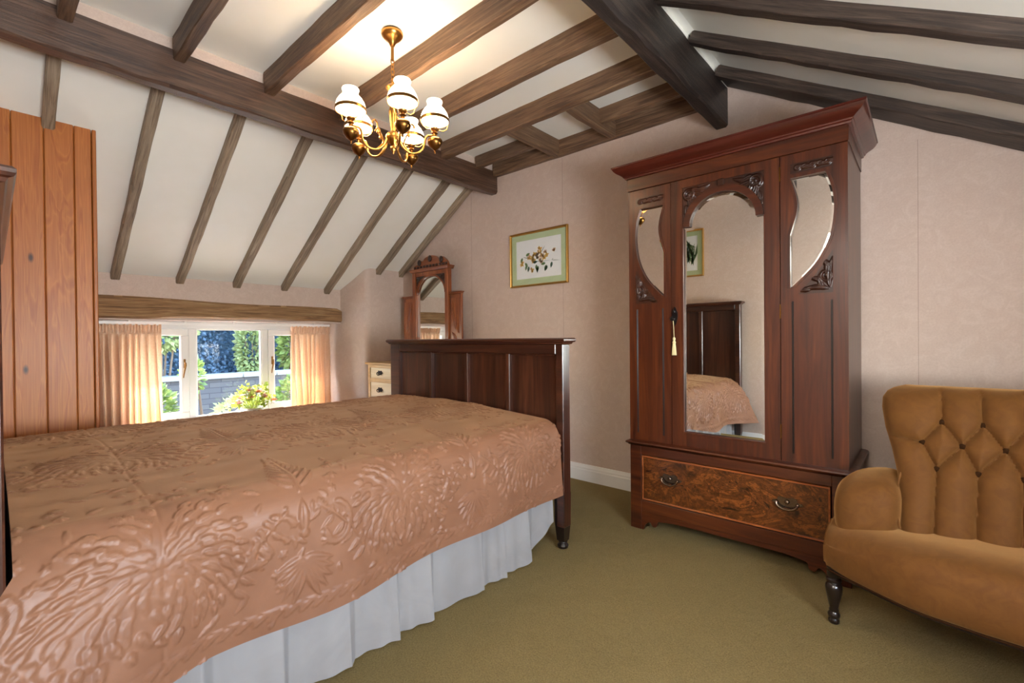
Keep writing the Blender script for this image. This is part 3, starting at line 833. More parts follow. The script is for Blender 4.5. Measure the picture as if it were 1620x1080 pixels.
# valance: pleated white skirt on both long sides
def valance(xc, sg):
    P = []
    r = random.Random(4); ph = 0; ys = np.linspace(.05, 1.975, 420); phs = []
    for y in ys:
        ph += (2*math.pi/.20)*(ys[1]-ys[0])*(.72+.55*math.sin(y*5.1)**2+.3*math.sin(y*13)); phs.append(ph)
    def saw(p):
        q_ = (p/(2*math.pi)) % 1.0
        return (q_/.86)**1.3 if q_ < .86 else 1-(q_-.86)/.14
    for k in range(15):
        f = k/14; row = []
        for y, p_ in zip(ys, phs):
            w1 = saw(p_)-.5
            wv = w1*.050*(.25+.75*(1-f))+.005*math.sin(p_*2.3)*(1-f)
            zb = .010+.010*w1+.15*max(0, min(1, (y-1.70)/.29))**1.6
            row.append((xc+sg*(wv+.012*(1-f)), y, zb+(.365-zb)*f))
        P.append(row)
    return P
vl = thing('bed_valance', 'white gathered cotton valance below the bedspread', 'valance', (-2.2, 1.0, 0))
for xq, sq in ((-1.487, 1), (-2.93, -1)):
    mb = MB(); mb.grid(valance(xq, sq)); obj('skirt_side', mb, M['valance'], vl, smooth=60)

# ------------------------------------------------------------------ wardrobe
def inset(pl, d):
    n = len(pl); out = []
    area = sum(pl[i][0]*pl[(i+1) % n][1]-pl[(i+1) % n][0]*pl[i][1] for i in range(n)); sg = 1 if area > 0 else -1
    for i in range(n):
        a, b, c = Vector(pl[i-1]), Vector(pl[i]), Vector(pl[(i+1) % n])
        e1 = (b-a).normalized(); e2 = (c-b).normalized()
        n1 = Vector((-e1.y, e1.x))*sg; n2 = Vector((-e2.y, e2.x))*sg
        m_ = (n1+n2); m_ = m_/max(m_.length, .2); k = d/max(m_.dot(n1), .45)
        out.append((b.x+m_.x*k, b.y+m_.y*k))
    return out
def bevel_mirror(name, parent, pl, y, bw=.016, dy=.0009):
    ins = inset(pl, bw); n = len(pl)
    tri = tessellate_polygon([[Vector((p[0], p[1], 0)) for p in ins]])
    V = [(p[0], y+dy, p[1]) for p in pl]+[(p[0], y, p[1]) for p in ins]
    F_ = [(i, (i+1) % n, (i+1) % n+n, i+n) for i in range(n)]
    for t in tri:
        a, b, c = (Vector(ins[i]) for i in t)
        t = tuple(t) if (b-a).cross(c-a) > 0 else tuple(t)[::-1]
        F_.append(tuple(i+n for i in t))
    return obj(name, (np.array(V), F_), M['mirror'], parent)
def band(pl, w, y0, y1, closed=True):
    """raised strip following an x/z line, width w to the left of travel"""
    n = len(pl); out = []
    for i in range(n):
        a = Vector(pl[i-1] if (closed or i > 0) else pl[i]); b = Vector(pl[i]); c = Vector(pl[(i+1) % n] if (closed or i < n-1) else pl[i])
        d_ = (c-a).normalized(); nn_ = Vector((-d_.y, d_.x)); out.append((b.x+nn_.x*w, b.y+nn_.y*w))
    rings = [[(p[0], y1, p[1]), (p[0], y0, p[1]), (q[0], y0, q[1]), (q[0], y1, q[1])] for p, q in zip(pl, out)]
    if closed: rings.append(rings[0])
    mb_ = MB(); mb_.loft(rings, True, not closed); return mb_
def curve_pts(pts, n=8):
    """smooth line through points"""
    P = [Vector(p) for p in pts]; out = []
    for i in range(len(P)-1):
        p0, p1, p2, p3 = P[max(i-1, 0)], P[i], P[i+1], P[min(i+2, len(P)-1)]
        for k in range(n):
            t = k/n
            out.append(tuple(.5*((2*p1)+(p2-p0)*t+(2*p0-5*p1+4*p2-p3)*t*t+(3*p1-p0-3*p2+p3)*t**3)))
    out.append(tuple(P[-1])); return out
def inpoly(pl):
    def f(U, V):
        r = np.zeros(U.shape, bool); n = len(pl)
        for i in range(n):
            (x1, y1), (x2, y2) = pl[i], pl[(i+1) % n]
            c = ((y1 > V) != (y2 > V)) & (U < (x2-x1)*(V-y1)/((y2-y1) if y2 != y1 else 1e-9)+x1)
            r ^= c
        return r
    return f
def scrolls(seed, u0, u1, v0, v1, n, size):
    def d(h):
        r = random.Random(seed)
        for k in range(n):
            u, v = r.uniform(u0, u1), r.uniform(v0, v1); a = r.uniform(0, 6.28)
            if k % 3 == 0: h.ring(u, v, size*.7, size*.22, .005); h.dot(u, v, size*.3, .006)
            h.petal(u, v, a, size*r.uniform(1.3, 2.3), size*.45, .0065, r.uniform(-.7, .7))
            h.petal(u, v, a+2.4, size*r.uniform(.9, 1.5), size*.35, .0055, r.uniform(-.7, .7))
    return d
def pull_handle(name, parent, x, y, z, w, mat):
    """bail pull with pierced shaped backplate, facing -y"""
    b = MB(); pl = []
    for k in range(28):
        a = 2*math.pi*k/28; r = 1+.16*math.cos(6*a)
        pl.append((x+w*.55*math.cos(a)*r, z+w*.26*math.sin(a)*r+w*.05))
    b.plate(pl, [], y-.004, y)
    for s_ in (-1, 1): b.sphere((x+s_*w*.42, y-.010, z+w*.04), w*.07, 10, 6)
    b.tube([(x+w*.42*math.cos(a), y-.016-.006*math.sin(a), z+w*.04-w*.26*math.sin(a)) for a in np.linspace(0, math.pi, 13)], w*.05, 8)
    b.sphere((x, y-.010, z+w*.10), (w*.10, .006, w*.10), 10, 6)
    return obj(name, b, mat, parent, smooth=40, label='dark bronze drop handle')

WF = 2.545; WB = GY-.022
wd = thing('wardrobe', 'tall red-brown carved wardrobe with arched mirror door and burr drawer', 'wardrobe', (-.79, 2.80, 0))
bx0, bx1, bf = -1.313, -.248, 2.52
base = MB()
base.box(bx0, -1.245, bf, bf+.03, .0, .492, .002).box(-.32, bx1, bf, bf+.03, .0, .492, .002)
base.box(-1.245, -.32, bf, bf+.03, .438, .492, .002).box(-1.245, -.32, bf, bf+.03, .105, .172, .002)
base.box(bx0, bx0+.02, bf+.03, WB, .02, .492).box(bx1-.02, bx1, bf+.03, WB, .02, .492).box(bx0+.02, bx1-.02, WB-.02, WB, .08, .492)
basef = obj('base', base, M['mahogany'], wd, grain=0)
ap = [(-1.245, .106), (-1.245, .0)]+curve_pts([(-1.235, 0), (-1.225, .03), (-1.195, .052), (-1.178, .030), (-1.155, .036), (-1.148, .062), (-1.12, .070)], 4)
apr = [(-1.565-p[0], p[1]) for p in ap[::-1]]
obj('apron', MB().plate(ap+[(-1.05, .078), (-.515, .078)]+apr, [], bf+.004, bf+.026), M['mahogany'], basef, grain=0)
for s_, xx in ((1, bx0), (-1, bx1-.02)):
    obj('bracket_foot', MB().box(xx-.003, xx+.023, WB-.09, WB, 0, .10, .003), M['mahogany'], basef)
    obj('bracket_foot', MB().box(xx, xx+.02, bf+.03, bf+.12, 0, .10, .003), M['mahogany'], basef)
dr_ = obj('drawer', MB().box(-1.240, -.325, bf+.006, bf+.40, .175, .435, .002), M['burr'], wd, grain=0, label='burr walnut drawer front')
q = MB()
for a in ((-1.240, -.325, .425, .433), (-1.240, -.325, .177, .185)): q.box(a[0], a[1], bf-.002, bf+.008, a[2], a[3], .002)
q.box(-1.240, -1.232, bf-.002, bf+.008, .185, .425, .002).box(-.333, -.325, bf-.002, bf+.008, .185, .425, .002)
obj('cock_bead', q, M['walnut'], dr_, grain=0)
pull_handle('handle', dr_, -1.073, bf+.006, .318, .105, M['bronze'])
pull_handle('handle', dr_, -.498, bf+.006, .318, .105, M['bronze'])
def sweep3(prof, x0, x1, yf, yb):
    rings = [[(x0-a, yb, z), (x0-a, yf-a, z), (x1+a, yf-a, z), (x1+a, yb, z)] for a, z in prof]
    mb_ = MB(); mb_.loft(rings, False, False)
    n_ = len(prof)
    mb_.f.append(tuple(i*4 for i in range(n_))); mb_.f.append(tuple(i*4+3 for i in range(n_))[::-1])
    b0, b1 = 0, (n_-1)*4
    mb_.f.append((b0, b0+3, b0+2, b0+1)); mb_.f.append((b1, b1+1, b1+2, b1+3)); mb_.f.append(tuple(i*4 for i in (0,))*0 or (b0, b1, b1+3, b0+3))
    return mb_
obj('waist_moulding', sweep3([(0, .488), (.006, .490), (.010, .496), (.018, .500), (.021, .506), (.018, .512), (.008, .516), (0, .517)], bx0, bx1, bf, WB), M['mahogany'], wd, recalc=True, grain=0, smooth=40)
cx0, cx1 = -1.325, -.258
car = MB()
car.box(cx0, cx0+.02, WF+.024, WB, .515, 2.06).box(cx1-.02, cx1, WF+.024, WB, .515, 2.06).box(cx0+.02, cx1-.02, WB-.012, WB, .515, 2.06).box(cx0+.02, cx1-.02, WF+.024, WB-.012, 2.03, 2.06)
obj('carcass', car, M['mahogany'], wd, grain=2)
# side leaf panels with crescent mirrors
Rm = [(-.481, 1.868)]+[(-.481, 1.347)]
right_hole = [(-.482, 1.870)]+curve_pts([(-.482, 1.87), (-.457, 1.781), (-.455, 1.711), (-.483, 1.600)], 6)[1:]+[(-.483, 1.347)]+curve_pts([(-.483, 1.347), (-.383, 1.454), (-.328, 1.568), (-.310, 1.684), (-.313, 1.766), (-.324, 1.82), (-.341, 1.871)], 6)[1:]
cxm = (cx0+cx1)/2
left_hole = [(2*-.796-p[0], p[1]) for p in right_hole][::-1]
for nm, x0, x1, hole, sg in (('left_leaf', cx0, -1.069, left_hole, -1), ('right_leaf', -.524, cx1, right_hole, 1)):
    area = sum(hole[i][0]*hole[(i+1) % len(hole)][1]-hole[(i+1) % len(hole)][0]*hole[i][1] for i in range(len(hole)))
    hole = hole if area > 0 else hole[::-1]
    lf = obj('side_panel', MB().plate([(x0, .517), (x1, .517), (x1, 1.984), (x0, 1.984)], [hole], WF, WF+.024), M['mahogany'], wd, grain=2)
    bevel_mirror('crescent_mirror', lf, inset(hole, -.004), WF+.010, .013)
    edge = band(hole[::-1], .012, WF-.004, WF+.004)
    obj('mirror_bead', edge, M['mahogany'], lf, recalc=True, grain=2)
    c_in = (-.397 if sg > 0 else -1.195)
    u0, u1 = (-.482, -.312) if sg > 0 else (-1.280, -1.110)
    carve('carved_strip', lf, lambda U, V: (U > -9), u0, u1, 1.890, 1.938, WF-.001, lambda h: [h.petal(u0+.02+.032*k, 1.914+.008*(-1)**k, (.5 if k % 2 else -.5), .04, .012, .006, .5*(-1)**k) or h.ring(u0+.03+.03*k, 1.914, .010, .004, .005) for k in range(5)], M['carved'])
    mir = lambda p: p if sg > 0 else (2*-.796-p[0], p[1])
    tri_ = [mir(p) for p in [(-.312, 1.520), (-.312, 1.318), (-.452, 1.318)]+curve_pts([(-.452, 1.318), (-.385, 1.404), (-.336, 1.478), (-.312, 1.520)], 6)[1:-1]]
    us = [p[0] for p in tri_]
    def dsp(h, sg=sg, mir=mir):
        for a_, b_, an, L_, cv in ((-.33, 1.335, 2.7, .11, .5), (-.325, 1.34, 1.75, .15, -.3), (-.34, 1.40, 1.2, .07, .5), (-.35, 1.345, 2.3, .06, -.5), (-.32, 1.42, 1.9, .08, .4), (-.40, 1.335, 2.9, .05, .3), (-.36, 1.37, 2.2, .05, .6)):
            p = mir((a_, b_)); h.petal(p[0], p[1], an if sg > 0 else math.pi-an, L_, .013, .008, cv*sg)
        p = mir((-.338, 1.395)); h.ring(p[0], p[1], .022, .006, .008); h.dot(p[0], p[1], .010, .008)
    carve('carved_spandrel', lf, inpoly(tri_), min(us), max(us), 1.318, 1.52, WF-.001, dsp, M['carved'])
    for xf in ((-.474, -.319) if sg > 0 else (-1.273, -1.116)):
        obj('flute', MB().box(xf-.004, xf-.0015, WF-.003, WF+.002, .56, 1.285, .001).box(xf+.0015, xf+.004, WF-.003, WF+.002, .56, 1.285, .001).box(xf-.0015, xf+.0015, WF-.0004, WF+.001, .56, 1.285), M['black_lacquer'], lf, grain=2)
# centre door
dx0_, dx1_ = -1.066, -.527
door = obj('door', MB().plate([(dx0_, .517), (dx1_, .517), (dx1_, 1.984), (dx0_, 1.984)], [[(-1.0, .595), (-.594, .595), (-.594, 1.940), (-1.0, 1.940)]], WF-.003, WF+.024), M['mahogany'], wd, grain=2)
arch = [(-.797+.165*math.cos(a), 1.722+.157*math.sin(a)) for a in np.linspace(0, math.pi, 25)]
board = [(-1.0, 1.722)]+[(-1.0, 1.94), (-.594, 1.94), (-.594, 1.722)]+arch
bd = obj('arch_board', MB().plate(board[::-1], [], WF+.001, WF+.016), M['carved'], door, grain=0)
obj('arch_moulding', band(arch[::-1], .034, WF-.006, WF+.010, False), M['mahogany'], door, recalc=True, grain=0)
for sg in (-1, 1):
    sp = [(-.797+sg*.200, 1.73), (-.797+sg*.200, 1.938), (-.797+sg*.030, 1.938)]+[(-.797+sg*.198*math.cos(a), 1.722+.190*math.sin(a)) for a in np.linspace(1.42, .08, 16)]
    us = [p[0] for p in sp]
    def dd(h, sg=sg):
        c = -.797
        for a_, b_, an, L_, cv in ((.175, 1.90, 4.5, .16, -.2), (.17, 1.90, 3.25, .13, .15), (.16, 1.89, 3.8, .06, .5), (.185, 1.84, 4.3, .05, .5), (.12, 1.915, 3.4, .06, -.5), (.185, 1.80, 4.6, .06, -.5), (.15, 1.92, 3.0, .05, .5), (.19, 1.87, 2.4, .04, .4)):
            h.petal(c+sg*a_, b_, an if sg > 0 else math.pi-an, L_, .014, .007, cv*sg)
        h.ring(c+sg*.165, 1.895, .026, .007, .008); h.dot(c+sg*.165, 1.895, .012, .007)
    carve('carved_spandrel', door, inpoly(sp), min(us), max(us), 1.73, 1.938, WF, dd, M['carved'])
obj('boss', MB().box(-.815, -.779, WF-.010, WF+.004, 1.905, 1.945, .006), M['carved'], door)
mo = [(-1.003, .592), (-.591, .592), (-.591, 1.722), (-.632, 1.722)]+arch[1:-1]+[(-.962, 1.722), (-1.003, 1.722)]
bevel_mirror('arched_mirror', door, mo, WF+.012, .020)
q = MB().box(-1.0, -.594, WF-.006, WF+.006, .588, .596, .002).box(-1.003, -.997, WF-.005, WF+.006, .596, 1.72, .002).box(-.597, -.591, WF-.005, WF+.006, .596, 1.72, .002)
obj('mirror_bead', q, M['mahogany'], door, grain=2)
b = MB()
pl = [(-1.045+.014*math.sin(t*2)*(1+.4*math.cos(t*3)) if False else -1.045+.015*math.cos(t), 1.237+.045*math.sin(t)*(1+.15*math.cos(4*t))) for t in np.linspace(0, 2*math.pi, 24, endpoint=False)]
b.plate(pl, [], WF-.009, WF-.003)
b.sphere((-1.045, WF-.014, 1.262), (.010, .008, .013), 10, 6).sphere((-1.050, WF-.016, 1.222), (.014, .009, .009), 10, 6)
b.tube([(-1.055, WF-.014, 1.235), (-1.067, WF-.02, 1.222), (-1.055, WF-.025, 1.212), (-1.040, WF-.02, 1.215)], .004, 8)
obj('door_handle', b, M['iron'], door, smooth=40, label='dark ornate door handle with key')
tz = thing('key_tassel', 'cream silk tassel hanging from the wardrobe door key', 'tassel', (-1.045, WF-.02, 1.02))
obj('cord', MB().tube([(-1.048, WF-.022, 1.215), (-1.046, WF-.02, 1.16), (-1.045, WF-.018, 1.118)], .0018, 6), M['tassel'], tz)
obj('head', MB().lathe([(.003, .10), (.007, .096), (.008, .088), (.005, .080), (.008, .076), (.010, .068), (.006, .062)], (-1.045, WF-.019, 1.02), 14), M['tassel'], tz, smooth=50)
sk = MB()
for k in range(18):
    a = 2*math.pi*k/18
    sk.tube([(-1.045+.006*math.cos(a), WF-.019+.006*math.sin(a), 1.084), (-1.045+.009*math.cos(a), WF-.019+.008*math.sin(a), 1.06), (-1.045+.012*math.cos(a), WF-.019+.010*math.sin(a), 1.02)], .0019, 5)
obj('skirt', sk, M['tassel'], tz)
for z in (1.90, 1.24, .66): obj('hinge', MB().box(-.529, -.523, WF-.005, WF+.002, z-.035, z+.035, .001), M['brass_dark'], wd)
obj('frieze', MB().box(cx0-.004, cx1+.004, WF-.008, WF+.03, 1.986, 2.062, .002).box(cx0-.004, cx0+.018, WF+.03, WB, 1.986, 2.062).box(cx1-.018, cx1+.004, WF+.03, WB, 1.986, 2.062), M['mahogany'], wd, grain=0)
obj('cornice', sweep3([(0, 2.056), (.010, 2.058), (.012, 2.066), (.018, 2.070), (.020, 2.076), (.030, 2.084), (.048, 2.094), (.060, 2.106), (.066, 2.118), (.070, 2.120), (.070, 2.128), (.050, 2.130)], cx0-.004, cx1+.004, WF-.008, WB), M['mahogany_top'], wd, recalc=True, grain=0, smooth=30)

# ------------------------------------------------------------------ dressing chest with mirror
dc = thing('dressing_chest', 'pale dressing chest with a tall carved arched mirror, in the corner', 'dresser', (-3.75, 2.85, 0))
DF, DB = 2.615, GY-.022
c = MB().box(-4.345, -4.305, DF, DB, 0, .865, .003).box(-3.195, -3.155, DF, DB, 0, .865, .003).box(-4.305, -3.195, DF+.02, DB, .08, .865)
c.box(-4.305, -3.195, DF, DF+.02, .84, .865).box(-4.305, -3.195, DF, DF+.02, .692, .725).box(-4.305, -3.195, DF, DF+.02, .502, .532).box(-4.305, -3.195, DF, DF+.02, .302, .332).box(-4.305, -3.195, DF, DF+.02, .06, .12)
c.box(-3.925, -3.885, DF, DF+.02, .725, .84).box(-3.615, -3.575, DF, DF+.02, .725, .84)
obj('carcass', c, M['palepine'], dc, grain=0)
obj('top', MB().box(-4.372, -3.128, DF-.022, DB, .865, .890, .006), M['palepine'], dc, grain=0)
def drw(x0, x1, z0, z1, hs):
    d = obj('drawer', MB().box(x0+.003, x1-.003, DF+.004, DF+.35, z0+.003, z1-.003, .003), M['glaredrawer'], dc, grain=0)
    q_ = MB().box(x0+.001, x1-.001, DF-.001, DF+.006, z1-.005, z1-.001).box(x0+.001, x1-.001, DF-.001, DF+.006, z0+.001, z0+.005).box(x0+.001, x0+.005, DF-.001, DF+.006, z0+.005, z1-.005).box(x1-.005, x1-.001, DF-.001, DF+.006, z0+.005, z1-.005)
    obj('cock_bead', q_, M['palepine'], d)
    for hx in hs: pull_handle('handle', d, hx, DF+.004, (z0+z1)/2, .085, M['iron'])
drw(-4.305, -3.925, .725, .84, [-4.125]); drw(-3.885, -3.615, .725, .84, [-3.75]); drw(-3.575, -3.195, .725, .84, [-3.375])
for z0, z1 in ((.532, .692), (.332, .502), (.12, .302)): drw(-4.305, -3.195, z0, z1, [-4.125, -3.375])
MY = 2.985
mf = obj('mirror_frame', MB().box(-4.043, -3.990, MY-.02, MY+.03, .888, 1.82, .003).box(-3.522, -3.472, MY-.02, MY+.03, .888, 1.82, .003).box(-3.99, -3.522, MY-.012, MY+.03, 1.775, 1.82, .002).box(-3.99, -3.522, MY-.012, MY+.03, .888, .95, .002), M['walnut'], dc, grain=2)
ma = [(-3.756+.222*math.cos(a), 1.585+.178*math.sin(a)) for a in np.linspace(0, math.pi, 25)]
obj('arch_board', MB().plate(([(-3.992, 1.585), (-3.992, 1.778), (-3.520, 1.778), (-3.520, 1.585)]+ma)[::-1], [], MY-.006, MY+.008), M['walnut'], mf, grain=0)
obj('arch_moulding', band(ma[::-1], .014, MY-.012, MY), M['walnut'], mf, recalc=True) if False else obj('arch_moulding', band(ma[::-1], .014, MY-.012, MY, False), M['walnut'], mf, recalc=True, grain=0)
for sg in (-1, 1):
    sp = [(-3.756+sg*.232, 1.60), (-3.756+sg*.232, 1.776), (-3.756+sg*.05, 1.776)]+[(-3.756+sg*.240*math.cos(a), 1.585+.194*math.sin(a)) for a in np.linspace(1.35, .12, 12)]
    us = [p[0] for p in sp]
    def dm(h, sg=sg):
        for a_, b_, an, L_, cv in ((.205, 1.745, 4.5, .12, -.2), (.20, 1.745, 3.3, .12, .15), (.19, 1.735, 3.8, .05, .5), (.215, 1.70, 4.3, .05, .5)):
            h.petal(-3.756+sg*a_, b_, an if sg > 0 else math.pi-an, L_, .014, .007, cv*sg)
        h.ring(-3.756+sg*.195, 1.742, .020, .006, .007)
    carve('carved_spandrel', mf, inpoly(sp), min(us), max(us), 1.60, 1.776, MY-.008, dm, M['carved'], .004)
bevel_mirror('mirror', mf, [(-3.992, .94), (-3.520, .94), (-3.520, 1.585)]+ma[1:-1]+[(-3.992, 1.585)], MY+.012, .014)
rings = []
obj('mirror_cornice', sweep3([(0, 1.812), (.008, 1.816), (.014, 1.828), (.022, 1.838), (.022, 1.846), (0, 1.848)], -4.043, -3.472, MY-.02, MY+.05), M['walnut'], mf, recalc=True, grain=0)
cr = [(-4.035, 1.848)]+curve_pts([(-4.035, 1.848), (-4.02, 1.885), (-3.96, 1.90), (-3.93, 1.935), (-3.88, 1.925), (-3.84, 1.955), (-3.756, 1.972), (-3.67, 1.957), (-3.635, 1.928), (-3.585, 1.945), (-3.54, 1.925), (-3.50, 1.89), (-3.478, 1.848)], 5)[1:]
obj('crest', MB().plate(cr[::-1], [], MY-.006, MY+.018), M['walnut'], mf, grain=0)
q = MB()
for xq, zq in ((-3.93, 1.912), (-3.756, 1.940), (-3.58, 1.912)): q.sphere((xq, MY-.012, zq), (.026, .016, .034), 14, 8)
for xq in np.linspace(-4.01, -3.50, 11): q.sphere((xq, MY-.009, 1.868), (.018, .010, .013), 10, 6)
obj('crest_carving', q, M['carved'], mf, smooth=60)
for x0, x1, sg in ((-4.225, -4.045, -1), (-3.470, -3.300, 1)):
    sp_ = obj('side_panel', MB().box(x0, x1, MY+.0, MY+.022, .888, 1.555, .003), M['walnut'], dc, grain=2)
    obj('panel_cap', MB().box(x0-.012, x1+.012, MY-.012, MY+.03, 1.568, 1.58, .003).box(x0-.005, x1+.005, MY-.005, MY+.025, 1.555, 1.568, .002), M['walnut'], sp_, grain=0)
    def dl_(h, x0=x0, x1=x1, sg=sg):
        xm = (x0+x1)/2
        h.petal(xm-sg*.05, 1.50, -math.pi/2+sg*.10, .26, .022, .006, sg*.25); h.petal(xm+sg*.045, 1.18, math.pi/2+sg*.35, .20, .020, .006, -sg*.3)
        h.petal(xm, 1.22, math.pi/2, .13, .014, .005, .2*sg); h.petal(xm+sg*.01, 1.12, math.pi/2+.5*sg, .09, .012, .005, .3)
    carve('carved_relief', sp_, lambda U, V: U > -99, x0+.02, x1-.02, 1.08, 1.52, MY-.0006, dl_, M['walnut'], .004)

# ------------------------------------------------------------------ pictures
def picture(label, x0, x1, z0, z1, y, sg, kind, tilt=0.0):
    """sg = -1 faces -y (on the gable wall), +1 faces +y (on the rear wall)"""
    f = lambda a: y+sg*a
    pic = thing('framed_picture', label, 'picture', ((x0+x1)/2, y, z0))
    w = .017
    fm = MB()
    outer = [(x0, z0), (x1, z0), (x1, z1), (x0, z1)]
    prof_ = [(0, .0), (0, .020), (.006, .024), (.011, .018), (.016, .017), (.018, .010), (.018, .0)]
    rings = []
    for ins_, dep in prof_:
        rings.append([(x0+ins_, f(dep), z0+ins_), (x1-ins_, f(dep), z0+ins_), (x1-ins_, f(dep), z1-ins_), (x0+ins_, f(dep), z1-ins_)])
    fm.loft(rings, True, False)
    obj('frame', fm, M['gilt'], pic, recalc=True)
    m_ = .018; mt = .068
    obj('mount', MB().plate([(x0+m_, z0+m_), (x1-m_, z0+m_), (x1-m_, z1-m_), (x0+m_, z1-m_)], [[(x0+mt, z0+mt), (x1-mt, z0+mt), (x1-mt, z1-mt), (x0+mt, z1-mt)]], f(.009), f(.007)), M['mount'], pic, recalc=True)
    obj('print', MB().box(x0+mt-.01, x1-mt+.01, f(.003), f(.006), z0+mt-.01, z1-mt+.01), M['paper'], pic)
    px0, px1, pz0, pz1 = x0+mt, x1-mt, z0+mt, z1-mt
    yf = f(.0066)
    def leaf(mb_, u, v, a, L, W, k=8):
        cx, cz = px0+u*(px1-px0), pz0+v*(pz1-pz0)
        pts = []
        for i in range(k+1):
            t = i/k; pts.append((t*L, W*math.sin(math.pi*t**.8)))
        pl_ = pts+[(p[0], -p[1]) for p in pts[-2:0:-1]]
        pl_ = [(cx+p[0]*math.cos(a)-p[1]*math.sin(a), cz+p[0]*math.sin(a)+p[1]*math.cos(a)) for p in pl_]
        mb_.add([(p[0], yf, p[1]) for p in pl_], [tuple(range(len(pl_)))])
    r = random.Random(3)
    if kind == 'flowers':
        yel, pch, grn, drk = MB(), MB(), MB(), MB()
        for u, v in ((.36, .52), (.42, .60), (.47, .55), (.52, .63), (.57, .56), (.30, .55), (.62, .50), (.68, .54), (.54, .72), (.40, .45), (.36, .22), (.13, .40)):
            for k in range(5): leaf(yel if r.random() < .7 else pch, u, v, 2*math.pi*k/5+r.uniform(0, 1), r.uniform(.022, .034), .009)
        for u, v in ((.55, .42), (.50, .48), (.66, .60), (.85, .62), (.58, .36)):
            for k in range(3): leaf(pch, u, v, 1.2+k*.7, .03, .009)
        leaf(yel, .84, .60, 1.3, .03, .010)
        for u, v, a in ((.24, .36, 4.4), (.20, .42, 5.4), (.46, .34, 4.7), (.50, .30, 4.5), (.68, .30, 4.3), (.22, .60, .4), (.14, .56, 4.3), (.66, .35, 3.3)): leaf(grn, u, v, a, .050, .012)
        for u, v, a in ((.29, .32, 4.5), (.80, .36, 4.5), (.70, .28, 4.2), (.48, .28, 4.7), (.38, .40, .1)): leaf(drk, u, v, a, .052, .012)
        for a_, b_ in (((.40, .42), (.78, .40)), ((.78, .40), (.97, .37)), ((.80, .40), (.83, .44)), ((.16, .58), (.30, .50)), ((.56, .62), (.66, .80))):
            u, v = a_; L_ = math.hypot((b_[0]-a_[0])*(px1-px0), (b_[1]-a_[1])*(pz1-pz0)); leaf(drk, u, v, math.atan2((b_[1]-a_[1])*(pz1-pz0), (b_[0]-a_[0])*(px1-px0)), L_, .0022)
        obj('printed_blossoms', yel, M['ink_yellow'], pic); obj('printed_petals', pch, M['ink_peach'], pic, kind='stuff'); obj('printed_leaves', grn, M['ink_green'], pic); obj('printed_stems', drk, M['ink_dark'], pic)
    else:
        grn = MB(); drk = MB()
        for k in range(15): leaf(grn if k % 3 else drk, .15+.75*((k*.37) % 1), .12+.3*((k*.61) % 1), 1.1+.9*((k*.53) % 1), .22, .012)
        for k in range(6): leaf(grn, .75+.2*((k*.37) % 1), .2+.55*k/6, 2.1+.9*((k*.53) % 1), .20, .010)
        obj('printed_leaves', grn, M['ink_green'], pic); obj('printed_blades', drk, M['ink_dark'], pic)
    obj('glazing', MB().box(x0+.017, x1-.017, f(.0098), f(.0106), z0+.017, z1-.017), M['glass'], pic)
    return pic
picture('gilt framed flower print with sage green mount on the gable wall', -2.765, -2.146, 1.568, 2.036, GY, -1, 'flowers')
picture('gilt framed print of long green leaves on the rear wall above the headboard', -2.17, -1.815, 1.79, 2.31, RY, 1, 'leaves')

# ------------------------------------------------------------------ chandelier
CX, CY = -2.061, 1.402
ch = thing('chandelier', 'brass five-arm chandelier with white opal oil-lamp shades', 'chandelier', (CX, CY, 2.085))
obj('ceiling_rose', MB().lathe([(.012, 2.640), (.016, 2.650), (.022, 2.662), (.040, 2.676), (.053, 2.690), (.056, 2.700), (.055, 2.706)], (CX, CY, 0), 28), M['brass'], ch, smooth=60)
obj('rose_base', MB().lathe([(.046, 2.704), (.050, 2.708), (.050, FLAT-.0003)], (CX, CY, 0), 24), M['iron'], ch, smooth=40)
obj('rod', MB().lathe([(.007, 2.566), (.008, 2.572), (.0075, 2.64), (.010, 2.645)], (CX, CY, 0), 12), M['brass'], ch, smooth=60)
chn = MB(); zc = 2.560
for k in range(5):
    pts = []
    for i in range(17):
        a = 2*math.pi*i/16; u_, v_ = .0095*math.cos(a), .0165*math.sin(a)
        pts.append((CX+(u_ if k % 2 else 0), CY+(0 if k % 2 else u_), zc+v_))
    chn.tube(pts, .0025, 6); zc -= .026
obj('chain', chn, M['brass'], ch, smooth=60)
obj('canopy_cup', MB().lathe([(.006, 2.455), (.009, 2.445), (.012, 2.436), (.030, 2.432), (.037, 2.424), (.034, 2.416), (.014, 2.402), (.008, 2.396)], (CX, CY, 0), 24), M['brass'], ch, smooth=60)
obj('stem', MB().lathe([(.008, 2.40), (.008, 2.345), (.014, 2.340), (.011, 2.330), (.018, 2.322), (.022, 2.300), (.019, 2.27), (.014, 2.225), (.012, 2.20), (.020, 2.195), (.018, 2.186)], (CX, CY, 0), 20), M['brass'], ch, smooth=50)
obj('hub', MB().lathe([(.014, 2.195), (.030, 2.188), (.038, 2.178), (.040, 2.168), (.036, 2.154), (.024, 2.140), (.014, 2.132), (.010, 2.124), (.016, 2.116), (.014, 2.104), (.006, 2.092), (.003, 2.083)], (CX, CY, 0), 24), M['brass'], ch, smooth=50)
